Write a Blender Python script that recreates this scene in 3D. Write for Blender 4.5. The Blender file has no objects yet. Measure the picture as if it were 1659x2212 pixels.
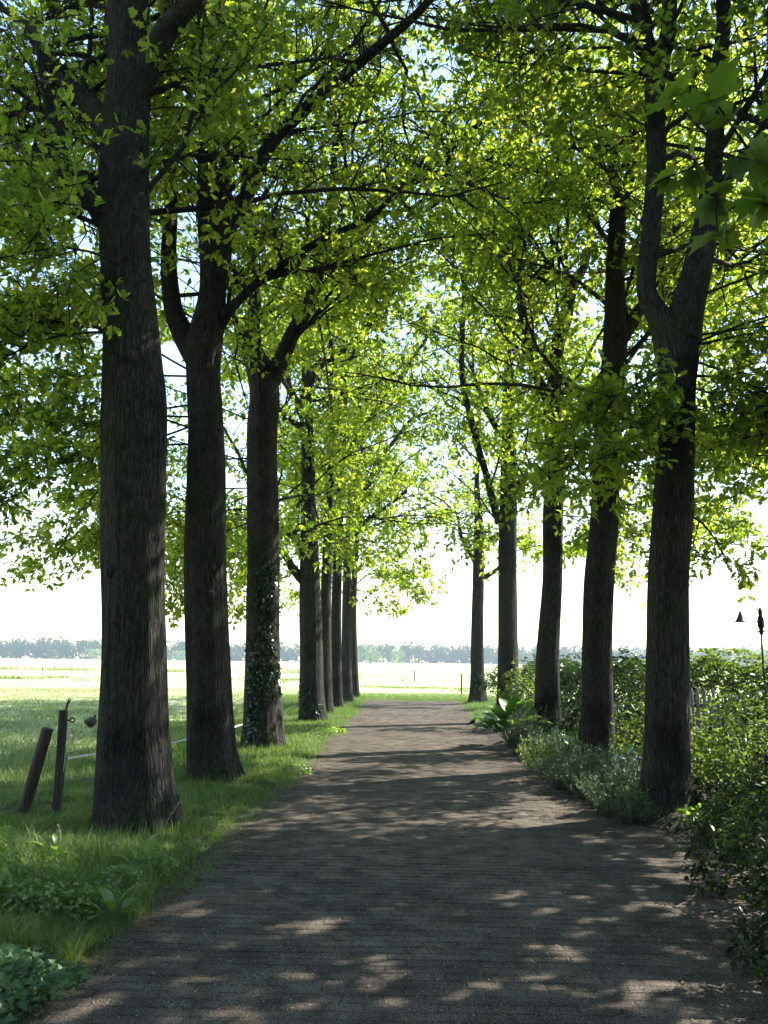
import bpy, math, random
import numpy as np
from mathutils import Vector, Matrix

sc = bpy.context.scene
R_ = math.radians
rng = np.random.default_rng(7)
random.seed(7)

# ------------------------------------------------------------------ camera
CAM_H = 1.6
F, CX, CY = 1830.0, 829.5, 1106.0            # focal length and centre, in 1659 x 2212 picture units
HORIZON, VPX, ROLL = 1427.0, 883.0, R_(0.65)
pitch = math.atan((HORIZON - CY) / F)
yaw = math.atan((VPX - CX) / F * math.cos(pitch))
fwd = Vector((-math.sin(yaw) * math.cos(pitch), math.cos(yaw) * math.cos(pitch), math.sin(pitch)))
r0 = fwd.cross(Vector((0, 0, 1))).normalized()
u0 = r0.cross(fwd).normalized()
rt = (r0 * math.cos(ROLL) + u0 * math.sin(ROLL)).normalized()
up = rt.cross(fwd).normalized()
cd = bpy.data.cameras.new('camera')
cam = bpy.data.objects.new('camera', cd)
sc.collection.objects.link(cam)
M = Matrix((rt, up, -fwd)).transposed().to_4x4()
M.translation = Vector((0, 0, CAM_H))
cam.matrix_world = M
cd.sensor_fit = 'VERTICAL'
cd.sensor_height = 24.0
cd.lens = 24.0 * F / 2212.0
cd.clip_start, cd.clip_end = 0.05, 6000
sc.camera = cam

# ------------------------------------------------------------------ world, sun, exposure
SUN_AZ, SUN_EL = R_(60), R_(44)              # azimuth measured from +Y towards +X
wd = bpy.data.worlds.new('World')
sc.world = wd
wd.use_nodes = True
wn = wd.node_tree
wn.nodes.clear()
sky = wn.nodes.new('ShaderNodeTexSky')
sky.sky_type = 'NISHITA'
sky.sun_disc = False
sky.sun_elevation = SUN_EL
sky.sun_rotation = SUN_AZ
sky.air_density, sky.dust_density, sky.ozone_density = 1.5, 0.3, 1.0
bg = wn.nodes.new('ShaderNodeBackground')
bg.inputs['Strength'].default_value = 0.112
wo = wn.nodes.new('ShaderNodeOutputWorld')
wn.links.new(sky.outputs[0], bg.inputs[0])
wn.links.new(bg.outputs[0], wo.inputs[0])
sl = bpy.data.lights.new('sun', 'SUN')
sl.energy, sl.angle, sl.color = 5.0, R_(0.53), (1.0, 0.94, 0.84)
so = bpy.data.objects.new('sun', sl)
sc.collection.objects.link(so)
sdir = Vector((math.sin(SUN_AZ) * math.cos(SUN_EL), math.cos(SUN_AZ) * math.cos(SUN_EL), math.sin(SUN_EL)))
so.rotation_euler = sdir.to_track_quat('Z', 'Y').to_euler()
so.location = (30, 20, 30)
vs = sc.view_settings
vs.view_transform, vs.look, vs.exposure, vs.gamma = 'Standard', 'None', 1.9, 1.0
vs.use_curve_mapping = False
cy = sc.cycles
cy.use_denoising = True
cy.use_adaptive_sampling, cy.adaptive_threshold = True, 0.03
cy.max_bounces, cy.diffuse_bounces, cy.glossy_bounces = 8, 3, 2
cy.transmission_bounces, cy.volume_bounces, cy.transparent_max_bounces = 5, 0, 4
cy.sample_clamp_indirect = 6.0

# ------------------------------------------------------------------ helpers
CAMV = np.array((0, 0, CAM_H))
RT, UP, FW = np.array(rt), np.array(up), np.array(fwd)

def ray(px, py):
    return RT * ((px - CX) / F) - UP * ((py - CY) / F) + FW

def W(px, py, Y):
    """world point seen at picture unit (px, py) at distance Y down the lane"""
    d = ray(px, py)
    return CAMV + d * (Y / d[1])

def G(px, py, z=0.0):
    """ground point seen at (px, py)"""
    d = ray(px, py)
    return CAMV + d * ((z - CAM_H) / d[2])

def project(P):
    v = np.asarray(P) - CAMV
    z = v @ FW
    z = np.where(z < 0.05, 0.05, z)
    return CX + F * (v @ RT) / z, CY - F * (v @ UP) / z, v @ FW

def nrm(v):
    v = np.asarray(v, float)
    return v / np.maximum(np.linalg.norm(v, axis=-1, keepdims=True), 1e-9)

class MB:
    """collects vertices and faces, then links them as one mesh object"""
    def __init__(s):
        s.v, s.f, s.n, s.m = [], [], 0, []
    def add(s, v, f, mat=0):
        v = np.asarray(v, float).reshape(-1, 3)
        f = np.asarray(f, int)
        if len(v) == 0 or len(f) == 0:
            return
        s.v.append(v); s.f.append(f + s.n); s.m.append(mat); s.n += len(v)
    def mesh(s, name, mats, origin=(0, 0, 0), smooth=True):
        me = bpy.data.meshes.new(name)
        v = np.concatenate(s.v) - np.asarray(origin, float)
        me.vertices.add(len(v))
        me.vertices.foreach_set('co', v.ravel().astype(np.float32))
        loops = np.concatenate([f.ravel() for f in s.f]).astype(np.int32)
        sizes = np.concatenate([np.full(len(f), f.shape[1]) for f in s.f])
        starts = np.concatenate([[0], np.cumsum(sizes)[:-1]]).astype(np.int32)
        me.loops.add(len(loops))
        me.loops.foreach_set('vertex_index', loops)
        me.polygons.add(len(sizes))
        me.polygons.foreach_set('loop_start', starts)
        mi = np.concatenate([np.full(len(f), m) for f, m in zip(s.f, s.m)]).astype(np.int32)
        me.polygons.foreach_set('material_index', mi)
        me.polygons.foreach_set('use_smooth', np.full(len(sizes), smooth))
        for m in (mats if isinstance(mats, (list, tuple)) else [mats]):
            me.materials.append(m)
        me.update(calc_edges=True)
        return me
    def build(s, name, mats, parent=None, smooth=True, kind=None, label=None):
        org = tuple(parent_loc(parent)) if parent is not None else (0, 0, 0)
        o = bpy.data.objects.new(name, s.mesh(name, mats, org, smooth))
        sc.collection.objects.link(o)
        if parent is not None:
            o.parent = parent
        if kind: o['kind'] = kind
        if label: o['label'] = label
        return o

def parent_loc(p):
    l = np.array(p.location)
    while p.parent is not None:
        p = p.parent
        l = l + np.array(p.location)
    return l

def empty(name, loc, label, cat, group=None):
    o = bpy.data.objects.new(name, None)
    sc.collection.objects.link(o)
    o.location = tuple(float(c) for c in loc)
    o.empty_display_size = 0.2
    o['label'], o['category'] = label, cat
    if group: o['group'] = group
    return o

def tag(o, label, cat, group=None):
    o['label'], o['category'] = label, cat
    if group: o['group'] = group
    return o

def spline(pts, n):
    """Catmull-Rom resampling of a polyline (any number of columns) to n rows"""
    p = np.asarray(pts, float)
    if len(p) == 2:
        t = np.linspace(0, 1, n)[:, None]
        return p[0] * (1 - t) + p[1] * t
    q = np.vstack([2 * p[0] - p[1], p, 2 * p[-1] - p[-2]])
    d = np.concatenate([[0], np.cumsum(np.linalg.norm(np.diff(p[:, :3], axis=0), axis=1))])
    s = np.linspace(0, d[-1], n)
    i = np.clip(np.searchsorted(d, s, 'right') - 1, 0, len(p) - 2)
    t = ((s - d[i]) / np.maximum(d[i + 1] - d[i], 1e-9))[:, None]
    a, b, c, e = q[i], q[i + 1], q[i + 2], q[i + 3]
    return 0.5 * (2 * b + (c - a) * t + (2 * a - 5 * b + 4 * c - e) * t ** 2 + (3 * b - a - 3 * c + e) * t ** 3)

def tube(pts, rad, sides=8, cap=True, radfn=None):
    """swept tube; radfn(angles, ring index) may scale the radius"""
    p = np.asarray(pts, float)
    rad = np.broadcast_to(np.asarray(rad, float), (len(p),))
    t = nrm(np.gradient(p, axis=0))
    ref = np.array((1.0, 0, 0)) if abs(t[0][0]) < 0.9 else np.array((0, 1.0, 0))
    ang = np.arange(sides) * 2 * math.pi / sides
    V = []
    u = ref
    for i in range(len(p)):
        u = nrm(u - t[i] * (u @ t[i]))
        w = np.cross(t[i], u)
        r = rad[i] * (radfn(ang, i) if radfn else 1.0)
        r = np.broadcast_to(r, ang.shape)
        V.append(p[i] + (np.cos(ang) * r)[:, None] * u + (np.sin(ang) * r)[:, None] * w)
    V = np.vstack(V)
    k = np.arange(sides)
    q = np.stack([k, (k + 1) % sides, (k + 1) % sides + sides, k + sides], 1)
    Q = np.vstack([q + i * sides for i in range(len(p) - 1)])
    return V, Q

def add_tube(mb, pts, rad, sides=8, cap=True, radfn=None, mat=0):
    V, Q = tube(pts, rad, sides, cap, radfn)
    mb.add(V, Q, mat)
    if cap:
        for r in (0, len(V) // sides - 1):
            f = np.arange(sides) + r * sides
            mb.add(V[f], [list(range(sides))[:: -1 if r == 0 else 1]], mat)

def prisms(mb, P0, P1, r0, r1, mat=0, sides=3):
    """many thin twigs at once"""
    P0, P1 = np.asarray(P0, float), np.asarray(P1, float)
    if len(P0) == 0: return
    t = nrm(P1 - P0)
    a = np.where(np.abs(t[:, 2:3]) < 0.8, np.array([[0, 0, 1.0]]), np.array([[1.0, 0, 0]]))
    u = nrm(np.cross(t, a)); w = np.cross(t, u)
    r0 = np.broadcast_to(np.asarray(r0, float), (len(P0),)); r1 = np.broadcast_to(np.asarray(r1, float), (len(P0),))
    rings = []
    for P, r in ((P0, r0), (P1, r1)):
        for k in range(sides):
            an = 2 * math.pi * k / sides
            rings.append(P + (u * math.cos(an) + w * math.sin(an)) * r[:, None])
    V = np.stack(rings, 1)
    q = np.array([[k, (k + 1) % sides, sides + (k + 1) % sides, sides + k] for k in range(sides)])
    Fq = (np.arange(len(P0))[:, None, None] * 2 * sides + q[None]).reshape(-1, 4)
    mb.add(V.reshape(-1, 3), Fq, mat)

def lathe(mb, prof, c, sides=20, mat=0):
    """revolved profile [(radius, z)] about the vertical through c"""
    ang = np.arange(sides) * 2 * math.pi / sides
    V = np.vstack([np.stack([c[0] + r * np.cos(ang), c[1] + r * np.sin(ang), np.full(sides, c[2] + z)], 1) for r, z in prof])
    k = np.arange(sides)
    q = np.stack([k, (k + 1) % sides, (k + 1) % sides + sides, k + sides], 1)
    mb.add(V, np.vstack([q + i * sides for i in range(len(prof) - 1)]), mat)

def box(mb, c, s, rz=0.0, mat=0, tilt=None):
    x, y, z = s[0] / 2, s[1] / 2, s[2] / 2
    v = np.array([(-x, -y, -z), (x, -y, -z), (x, y, -z), (-x, y, -z), (-x, -y, z), (x, -y, z), (x, y, z), (-x, y, z)])
    m = np.array([[math.cos(rz), -math.sin(rz), 0], [math.sin(rz), math.cos(rz), 0], [0, 0, 1]])
    if tilt is not None: m = m @ tilt
    mb.add(v @ m.T + np.asarray(c, float), [(0, 3, 2, 1), (4, 5, 6, 7), (0, 1, 5, 4), (1, 2, 6, 5), (2, 3, 7, 6), (3, 0, 4, 7)], mat)

def vnoise(x, y, seed=0, sc_=1.0):
    """cheap smooth 2-D noise, -1..1"""
    x = np.asarray(x, float) * sc_; y = np.asarray(y, float) * sc_
    r = np.random.default_rng(seed)
    o = 0
    for k in range(5):
        a, b, c = r.uniform(-1.6, 1.6), r.uniform(-1.6, 1.6), r.uniform(0, 6.28)
        o = o + np.sin(a * x * (1 + .5 * k) + b * y * (1 + .5 * k) + c + 1.2 * np.sin(.7 * b * x - .8 * a * y + c)) / (1 + .4 * k)
    return o / 2.6

# ------------------------------------------------------------------ materials
def mat_base(name):
    m = bpy.data.materials.new(name)
    m.use_nodes = True
    nt = m.node_tree
    nt.nodes.clear()
    out = nt.nodes.new('ShaderNodeOutputMaterial')
    return m, nt, out

def nd(nt, t, **kw):
    n = nt.nodes.new(t)
    for k, v in kw.items():
        if hasattr(n, k): setattr(n, k, v)
        else: n.inputs[k].default_value = v
    return n

def ramp(nt, fac, stops):
    r = nt.nodes.new('ShaderNodeValToRGB')
    el = r.color_ramp.elements
    while len(el) > len(stops): el.remove(el[-1])
    while len(el) < len(stops): el.new(0.5)
    for e, (p, c) in zip(el, stops):
        e.position = p
        e.color = (c[0], c[1], c[2], 1)
    nt.links.new(fac, r.inputs[0])
    return r.outputs[0]

def leaf_mat(name, cols, trans, tw=0.5, gloss=0.06, rough=0.45):
    """thin leaf: diffuse on both faces, light through the blade, a waxy sheen; each leaf its own tint"""
    m, nt, out = mat_base(name)
    g = nd(nt, 'ShaderNodeNewGeometry')
    dif = ramp(nt, g.outputs['Random Per Island'], [(i / (len(cols) - 1), c) for i, c in enumerate(cols)])
    tr = ramp(nt, g.outputs['Random Per Island'], [(i / (len(trans) - 1), c) for i, c in enumerate(trans)])
    d = nd(nt, 'ShaderNodeBsdfDiffuse'); t = nd(nt, 'ShaderNodeBsdfTranslucent'); gl = nd(nt, 'ShaderNodeBsdfGlossy', Roughness=rough)
    gl.inputs['Color'].default_value = (.8, .85, .8, 1)
    nt.links.new(dif, d.inputs['Color']); nt.links.new(tr, t.inputs['Color'])
    mx = nd(nt, 'ShaderNodeMixShader'); mx.inputs[0].default_value = tw
    nt.links.new(d.outputs[0], mx.inputs[1]); nt.links.new(t.outputs[0], mx.inputs[2])
    m2 = nd(nt, 'ShaderNodeMixShader'); m2.inputs[0].default_value = gloss
    nt.links.new(mx.outputs[0], m2.inputs[1]); nt.links.new(gl.outputs[0], m2.inputs[2])
    nt.links.new(m2.outputs[0], out.inputs[0])
    return m

def noise_mat(name, stops, scale=(1, 1, 1), nscale=8.0, detail=6, rough=0.9, bump=0.0, bscale=None, dist=0.02, coord='Object', spec=0.3):
    m, nt, out = mat_base(name)
    tc = nd(nt, 'ShaderNodeTexCoord'); mp = nd(nt, 'ShaderNodeMapping')
    mp.inputs['Scale'].default_value = scale
    if coord == 'World':
        g = nd(nt, 'ShaderNodeNewGeometry'); nt.links.new(g.outputs['Position'], mp.inputs[0])
    else:
        nt.links.new(tc.outputs[coord], mp.inputs[0])
    n = nd(nt, 'ShaderNodeTexNoise'); n.inputs['Scale'].default_value = nscale; n.inputs['Detail'].default_value = detail
    nt.links.new(mp.outputs[0], n.inputs['Vector'])
    col = ramp(nt, n.outputs['Fac'], stops)
    b = nd(nt, 'ShaderNodeBsdfPrincipled'); b.inputs['Roughness'].default_value = rough
    b.inputs['Specular IOR Level'].default_value = spec
    nt.links.new(col, b.inputs['Base Color'])
    if bump:
        bp = nd(nt, 'ShaderNodeBump'); bp.inputs['Strength'].default_value = bump; bp.inputs['Distance'].default_value = dist
        n2 = nd(nt, 'ShaderNodeTexNoise'); n2.inputs['Scale'].default_value = bscale or nscale * 2; n2.inputs['Detail'].default_value = 5
        nt.links.new(mp.outputs[0], n2.inputs['Vector'])
        nt.links.new(n2.outputs['Fac'], bp.inputs['Height']); nt.links.new(bp.outputs[0], b.inputs['Normal'])
    nt.links.new(b.outputs[0], out.inputs[0])
    return m

def plain(name, c, rough=0.6, metal=0.0):
    m, nt, out = mat_base(name)
    tc = nd(nt, 'ShaderNodeTexCoord')
    n = nd(nt, 'ShaderNodeTexNoise'); n.inputs['Scale'].default_value = 25
    nt.links.new(tc.outputs['Object'], n.inputs['Vector'])
    col = ramp(nt, n.outputs['Fac'], [(0.3, [x * .75 for x in c]), (0.7, [min(1, x * 1.15) for x in c])])
    b = nd(nt, 'ShaderNodeBsdfPrincipled'); b.inputs['Roughness'].default_value = rough; b.inputs['Metallic'].default_value = metal
    nt.links.new(col, b.inputs['Base Color']); nt.links.new(b.outputs[0], out.inputs[0])
    return m

def bark_mat():
    m, nt, out = mat_base('oak_bark')
    tc = nd(nt, 'ShaderNodeTexCoord')
    def mapped(sx, sz):
        mp = nd(nt, 'ShaderNodeMapping'); mp.inputs['Scale'].default_value = (sx, sx, sz)
        nt.links.new(tc.outputs['Object'], mp.inputs[0]); return mp.outputs[0]
    wv = nd(nt, 'ShaderNodeTexNoise'); wv.inputs['Scale'].default_value = 5.0; nt.links.new(tc.outputs['Object'], wv.inputs['Vector'])
    vm = nd(nt, 'ShaderNodeVectorMath', operation='MULTIPLY_ADD'); vm.inputs[1].default_value = (.06, .06, .06)
    nt.links.new(wv.outputs['Color'], vm.inputs[0]); nt.links.new(tc.outputs['Object'], vm.inputs[2])
    mp = nd(nt, 'ShaderNodeMapping'); mp.inputs['Scale'].default_value = (34, 34, 2.4); nt.links.new(vm.outputs[0], mp.inputs[0])
    vo = nd(nt, 'ShaderNodeTexVoronoi', feature='DISTANCE_TO_EDGE'); vo.inputs['Scale'].default_value = 1.0
    nt.links.new(mp.outputs[0], vo.inputs['Vector'])
    n = nd(nt, 'ShaderNodeTexNoise'); n.inputs['Scale'].default_value = 1.0; n.inputs['Detail'].default_value = 8; n.inputs['Roughness'].default_value = .7
    nt.links.new(mapped(45, 14), n.inputs['Vector'])
    big = nd(nt, 'ShaderNodeTexNoise'); big.inputs['Scale'].default_value = 1.6; big.inputs['Detail'].default_value = 5
    nt.links.new(tc.outputs['Object'], big.inputs['Vector'])
    c1 = ramp(nt, n.outputs['Fac'], [(0.3, (.028, .026, .025)), (0.55, (.068, .063, .060)), (0.8, (.135, .128, .122))])
    crack = ramp(nt, vo.outputs['Distance'], [(0.0, (.42, .42, .42)), (0.2, (1, 1, 1))])
    c2 = ramp(nt, big.outputs['Fac'], [(0.32, (.5, .5, .5)), (0.5, (1, 1, 1)), (0.68, (.75, 1.0, .55))])
    mx = nd(nt, 'ShaderNodeMixRGB', blend_type='MULTIPLY'); mx.inputs[0].default_value = 1
    nt.links.new(c1, mx.inputs[1]); nt.links.new(c2, mx.inputs[2])
    m2 = nd(nt, 'ShaderNodeMixRGB', blend_type='MULTIPLY'); m2.inputs[0].default_value = 1
    nt.links.new(mx.outputs[0], m2.inputs[1]); nt.links.new(crack, m2.inputs[2])
    oi = nd(nt, 'ShaderNodeObjectInfo')
    tint = ramp(nt, oi.outputs['Random'], [(0, (.62, .6, .6)), (.5, (.85, .87, .86)), (1, (1.0, .96, .9))])
    m3 = nd(nt, 'ShaderNodeMixRGB', blend_type='MULTIPLY'); m3.inputs[0].default_value = 1
    nt.links.new(m2.outputs[0], m3.inputs[1]); nt.links.new(tint, m3.inputs[2])
    b = nd(nt, 'ShaderNodeBsdfPrincipled'); b.inputs['Roughness'].default_value = .95; b.inputs['Specular IOR Level'].default_value = .1
    nt.links.new(m3.outputs[0], b.inputs['Base Color'])
    hs = nd(nt, 'ShaderNodeMath', operation='MULTIPLY_ADD'); hs.inputs[1].default_value = .45; nt.links.new(n.outputs['Fac'], hs.inputs[0])
    cl = nd(nt, 'ShaderNodeMath', operation='MINIMUM'); cl.inputs[1].default_value = .3; nt.links.new(vo.outputs['Distance'], cl.inputs[0]); nt.links.new(cl.outputs[0], hs.inputs[2])
    bp = nd(nt, 'ShaderNodeBump'); bp.inputs['Strength'].default_value = 1.0; bp.inputs['Distance'].default_value = .035
    nt.links.new(hs.outputs[0], bp.inputs['Height']); nt.links.new(bp.outputs[0], b.inputs['Normal'])
    nt.links.new(b.outputs[0], out.inputs[0])
    return m

BARK = bark_mat()
OAK = leaf_mat('oak_leaf', [(.032, .072, .012), (.055, .115, .018), (.095, .16, .03)], [(.24, .41, .018), (.42, .57, .025), (.66, .69, .08)], .58, .03, .5)
MAPLE = leaf_mat('maple_leaf', [(.03, .07, .015), (.05, .1, .02)], [(.12, .24, .015), (.3, .42, .03)], .45, .03, .5)
IVY = leaf_mat('ivy_leaf', [(.008, .022, .008), (.016, .04, .012)], [(.02, .05, .01), (.03, .07, .01)], .2, .05, .22)
LAUREL = leaf_mat('laurel_leaf', [(.008, .022, .008), (.015, .04, .011), (.03, .06, .016)], [(.04, .09, .01), (.09, .16, .02)], .3, .05, .3)
HEDGE = leaf_mat('hedge_leaf', [(.022, .05, .01), (.042, .078, .016), (.075, .11, .026)], [(.12, .22, .015), (.26, .35, .035)], .42, .03, .45)
GREY = leaf_mat('catmint_leaf', [(.045, .085, .045), (.07, .11, .065), (.11, .14, .1)], [(.08, .15, .05), (.12, .2, .08)], .35, .05, .4)
LIME = leaf_mat('lime_leaf', [(.1, .19, .03), (.16, .26, .04)], [(.24, .4, .02), (.34, .5, .05)], .5, .06, .45)
HOSTA = leaf_mat('hosta_leaf', [(.03, .09, .025), (.06, .14, .03)], [(.1, .25, .02), (.18, .36, .03)], .4, .09, .38)
NETTLE = leaf_mat('nettle_leaf', [(.065, .12, .02), (.11, .18, .03), (.18, .25, .06)], [(.12, .26, .02), (.2, .34, .04)], .4, .07, .45)
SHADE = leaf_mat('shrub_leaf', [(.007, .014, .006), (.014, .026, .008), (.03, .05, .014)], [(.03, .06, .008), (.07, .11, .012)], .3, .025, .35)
GRASS = leaf_mat('grass_blade', [(.03, .075, .015), (.045, .105, .02), (.075, .135, .03), (.19, .16, .075)], [(.09, .22, .015), (.14, .30, .02), (.22, .34, .05), (.3, .26, .1)], .45, .04, .5)
FGRASS = leaf_mat('field_grass_blade', [(.10, .16, .05), (.15, .21, .08), (.24, .25, .12)], [(.18, .28, .06), (.26, .34, .10)], .4, .03, .5)
DRY = leaf_mat('dry_stalk', [(.28, .22, .12), (.38, .32, .2)], [(.2, .17, .08), (.3, .25, .12)], .3, .04, .5)
PETAL = leaf_mat('purple_petal', [(.12, .06, .3), (.2, .12, .42)], [(.15, .06, .35), (.25, .15, .5)], .4, .03, .5)
RED = leaf_mat('red_petal', [(.5, .03, .02), (.6, .06, .03)], [(.5, .04, .02), (.6, .05, .03)], .4, .03, .5)
WOODL = leaf_mat('far_leaf', [(.02, .04, .02), (.03, .055, .025), (.05, .08, .035)], [(.04, .08, .02), (.07, .11, .03)], .35, .01, .6)
WILLOW = leaf_mat('willow_leaf', [(.14, .2, .1), (.2, .25, .14)], [(.18, .28, .1), (.24, .32, .12)], .4, .02, .6)
POST = noise_mat('weathered_wood', [(.3, (.03, .024, .02)), (.6, (.075, .062, .05)), (.8, (.14, .12, .1))], (14, 14, 1.2), 3, 7, .9, .7, 4, .01)
IRON = plain('dark_iron', (.03, .03, .035), .55, .6)
PLASTIC = plain('black_plastic', (.012, .012, .014), .4)
TAPE = plain('white_tape', (.75, .76, .78), .5)
ZINC = plain('grey_zinc', (.12, .12, .14), .5, .5)
FEATHER = noise_mat('black_feather', [(.3, (.008, .008, .008)), (.7, (.02, .019, .018))], (1, 1, 1), 40, 3, .6)
HENFEATHER = noise_mat('brown_feather', [(.3, (.012, .01, .009)), (.6, (.04, .032, .024)), (.8, (.1, .08, .06))], (1, 1, 1), 30, 4, .8)
BEAK = plain('orange_beak', (.55, .25, .03), .5)
COWHIDE = noise_mat('white_hide', [(.4, (.62, .58, .52)), (.6, (.7, .68, .63))], (1, 1, 1), 2, 3, .8)
SOIL = noise_mat('bed_soil', [(.3, (.014, .010, .008)), (.6, (.032, .024, .018)), (.85, (.065, .05, .036))], (1, 1, 1), 9, 9, .95, .9, 30, .03, 'World')

def ground_mat():
    m, nt, out = mat_base('meadow_ground')
    g = nd(nt, 'ShaderNodeNewGeometry')
    sep = nd(nt, 'ShaderNodeSeparateXYZ'); nt.links.new(g.outputs['Position'], sep.inputs[0])
    mp = nd(nt, 'ShaderNodeMapping'); mp.inputs['Scale'].default_value = (.35, 1, 1); nt.links.new(g.outputs['Position'], mp.inputs[0])
    n1 = nd(nt, 'ShaderNodeTexNoise'); n1.inputs['Scale'].default_value = .22; n1.inputs['Detail'].default_value = 9; n1.inputs['Roughness'].default_value = .65
    nt.links.new(mp.outputs[0], n1.inputs['Vector'])
    n2 = nd(nt, 'ShaderNodeTexNoise'); n2.inputs['Scale'].default_value = 14; n2.inputs['Detail'].default_value = 8; n2.inputs['Roughness'].default_value = .7
    nt.links.new(g.outputs['Position'], n2.inputs['Vector'])
    field = ramp(nt, n1.outputs['Fac'], [(.3, (.24, .29, .12)), (.5, (.36, .38, .19)), (.7, (.46, .44, .27))])
    turf = ramp(nt, n2.outputs['Fac'], [(.3, (.035, .04, .018)), (.55, (.06, .09, .025)), (.8, (.11, .14, .045))])
    # worn turf close to the lane, mown pasture farther out
    ax = nd(nt, 'ShaderNodeMath', operation='ADD'); ax.inputs[1].default_value = 5.0; nt.links.new(sep.outputs[0], ax.inputs[0])
    wob = nd(nt, 'ShaderNodeMath', operation='MULTIPLY_ADD'); wob.inputs[1].default_value = 3.0; nt.links.new(n1.outputs['Fac'], wob.inputs[0]); nt.links.new(ax.outputs[0], wob.inputs[2])
    left = nd(nt, 'ShaderNodeMapRange'); left.inputs[1].default_value = -.5; left.inputs[2].default_value = 2.5; nt.links.new(wob.outputs[0], left.inputs[0])
    far = nd(nt, 'ShaderNodeMapRange'); far.inputs[1].default_value = 43; far.inputs[2].default_value = 36; nt.links.new(sep.outputs[1], far.inputs[0])
    mul = nd(nt, 'ShaderNodeMath', operation='MULTIPLY'); nt.links.new(left.outputs[0], mul.inputs[0]); nt.links.new(far.outputs[0], mul.inputs[1])
    mx = nd(nt, 'ShaderNodeMixRGB'); nt.links.new(mul.outputs[0], mx.inputs[0]); nt.links.new(field, mx.inputs[1]); nt.links.new(turf, mx.inputs[2])
    fine = ramp(nt, n2.outputs['Fac'], [(.3, (.62, .66, .58)), (.7, (1.1, 1.1, 1.1))])
    mm = nd(nt, 'ShaderNodeMixRGB', blend_type='MULTIPLY'); mm.inputs[0].default_value = .8; nt.links.new(mx.outputs[0], mm.inputs[1]); nt.links.new(fine, mm.inputs[2])
    b = nd(nt, 'ShaderNodeBsdfPrincipled'); b.inputs['Roughness'].default_value = 1; b.inputs['Specular IOR Level'].default_value = .1
    nt.links.new(mm.outputs[0], b.inputs['Base Color'])
    bp = nd(nt, 'ShaderNodeBump'); bp.inputs['Strength'].default_value = .8; bp.inputs['Distance'].default_value = .04
    nt.links.new(n2.outputs['Fac'], bp.inputs['Height']); nt.links.new(bp.outputs[0], b.inputs['Normal'])
    nt.links.new(b.outputs[0], out.inputs[0])
    return m

def paver_mat(name, dark):
    m, nt, out = mat_base(name)
    g = nd(nt, 'ShaderNodeNewGeometry')
    n1 = nd(nt, 'ShaderNodeTexNoise'); n1.inputs['Scale'].default_value = 4.3; n1.inputs['Detail'].default_value = 3
    n2 = nd(nt, 'ShaderNodeTexNoise'); n2.inputs['Scale'].default_value = 160; n2.inputs['Detail'].default_value = 4
    n3 = nd(nt, 'ShaderNodeTexNoise'); n3.inputs['Scale'].default_value = .9; n3.inputs['Detail'].default_value = 6
    for n in (n1, n2, n3): nt.links.new(g.outputs['Position'], n.inputs['Vector'])
    a = ramp(nt, n1.outputs['Fac'], [(.3, (.042, .036, .030)), (.5, (.070, .059, .049)), (.7, (.112, .094, .078))])
    s = ramp(nt, n2.outputs['Fac'], [(.36, (.35, .35, .35)), (.52, (.88, .88, .88)), (.66, (2.5, 2.45, 2.35))])
    l = ramp(nt, n3.outputs['Fac'], [(.35, (.72, .72, .7)), (.65, (1.12, 1.1, 1.05))])
    m1 = nd(nt, 'ShaderNodeMixRGB', blend_type='MULTIPLY'); m1.inputs[0].default_value = 1
    m2 = nd(nt, 'ShaderNodeMixRGB', blend_type='MULTIPLY'); m2.inputs[0].default_value = 1
    nt.links.new(a, m1.inputs[1]); nt.links.new(s, m1.inputs[2]); nt.links.new(m1.outputs[0], m2.inputs[1]); nt.links.new(l, m2.inputs[2])
    m3 = nd(nt, 'ShaderNodeMixRGB', blend_type='MULTIPLY'); m3.inputs[0].default_value = 1
    m3.inputs[2].default_value = (dark, dark, dark, 1); nt.links.new(m2.outputs[0], m3.inputs[1])
    b = nd(nt, 'ShaderNodeBsdfPrincipled'); b.inputs['Roughness'].default_value = .9; b.inputs['Specular IOR Level'].default_value = .12
    nt.links.new(m3.outputs[0], b.inputs['Base Color'])
    bp = nd(nt, 'ShaderNodeBump'); bp.inputs['Strength'].default_value = .7; bp.inputs['Distance'].default_value = .004
    nt.links.new(n2.outputs['Fac'], bp.inputs['Height']); nt.links.new(bp.outputs[0], b.inputs['Normal'])
    nt.links.new(b.outputs[0], out.inputs[0])
    return m

def stone_mat():
    m, nt, out = mat_base('grit_stone')
    g = nd(nt, 'ShaderNodeNewGeometry')
    c = ramp(nt, g.outputs['Random Per Island'], [(0, (.05, .045, .04)), (.6, (.10, .092, .08)), (.9, (.18, .165, .145)), (1, (.32, .3, .27))])
    b = nd(nt, 'ShaderNodeBsdfPrincipled'); b.inputs['Roughness'].default_value = .55
    nt.links.new(c, b.inputs['Base Color']); nt.links.new(b.outputs[0], out.inputs[0])
    return m

# ------------------------------------------------------------------ the setting: ground, bed, lane
def path_left(y):
    return -1.56 - .34 * np.clip((6.2 - y) / 2.4, 0, 1) + .05 * np.sin(.55 * y) + .03 * np.sin(1.7 * y + 1)
_py = np.array([0, 4.3, 6.2, 7.6, 8.4, 9.2, 10.5, 13.7, 16.2, 18, 19.5, 22, 27, 32, 36, 60])
_px = np.array([1.9, 1.95, 2.3, 2.7, 2.6, 2.15, 2.05, 1.85, 1.62, 1.55, 1.62, 1.75, 1.85, 1.95, 2.1, 2.1])
def path_right(y):
    return np.interp(y, _py, _px) + .03 * np.sin(2.1 * y)
PATH_END = 35.5

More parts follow.
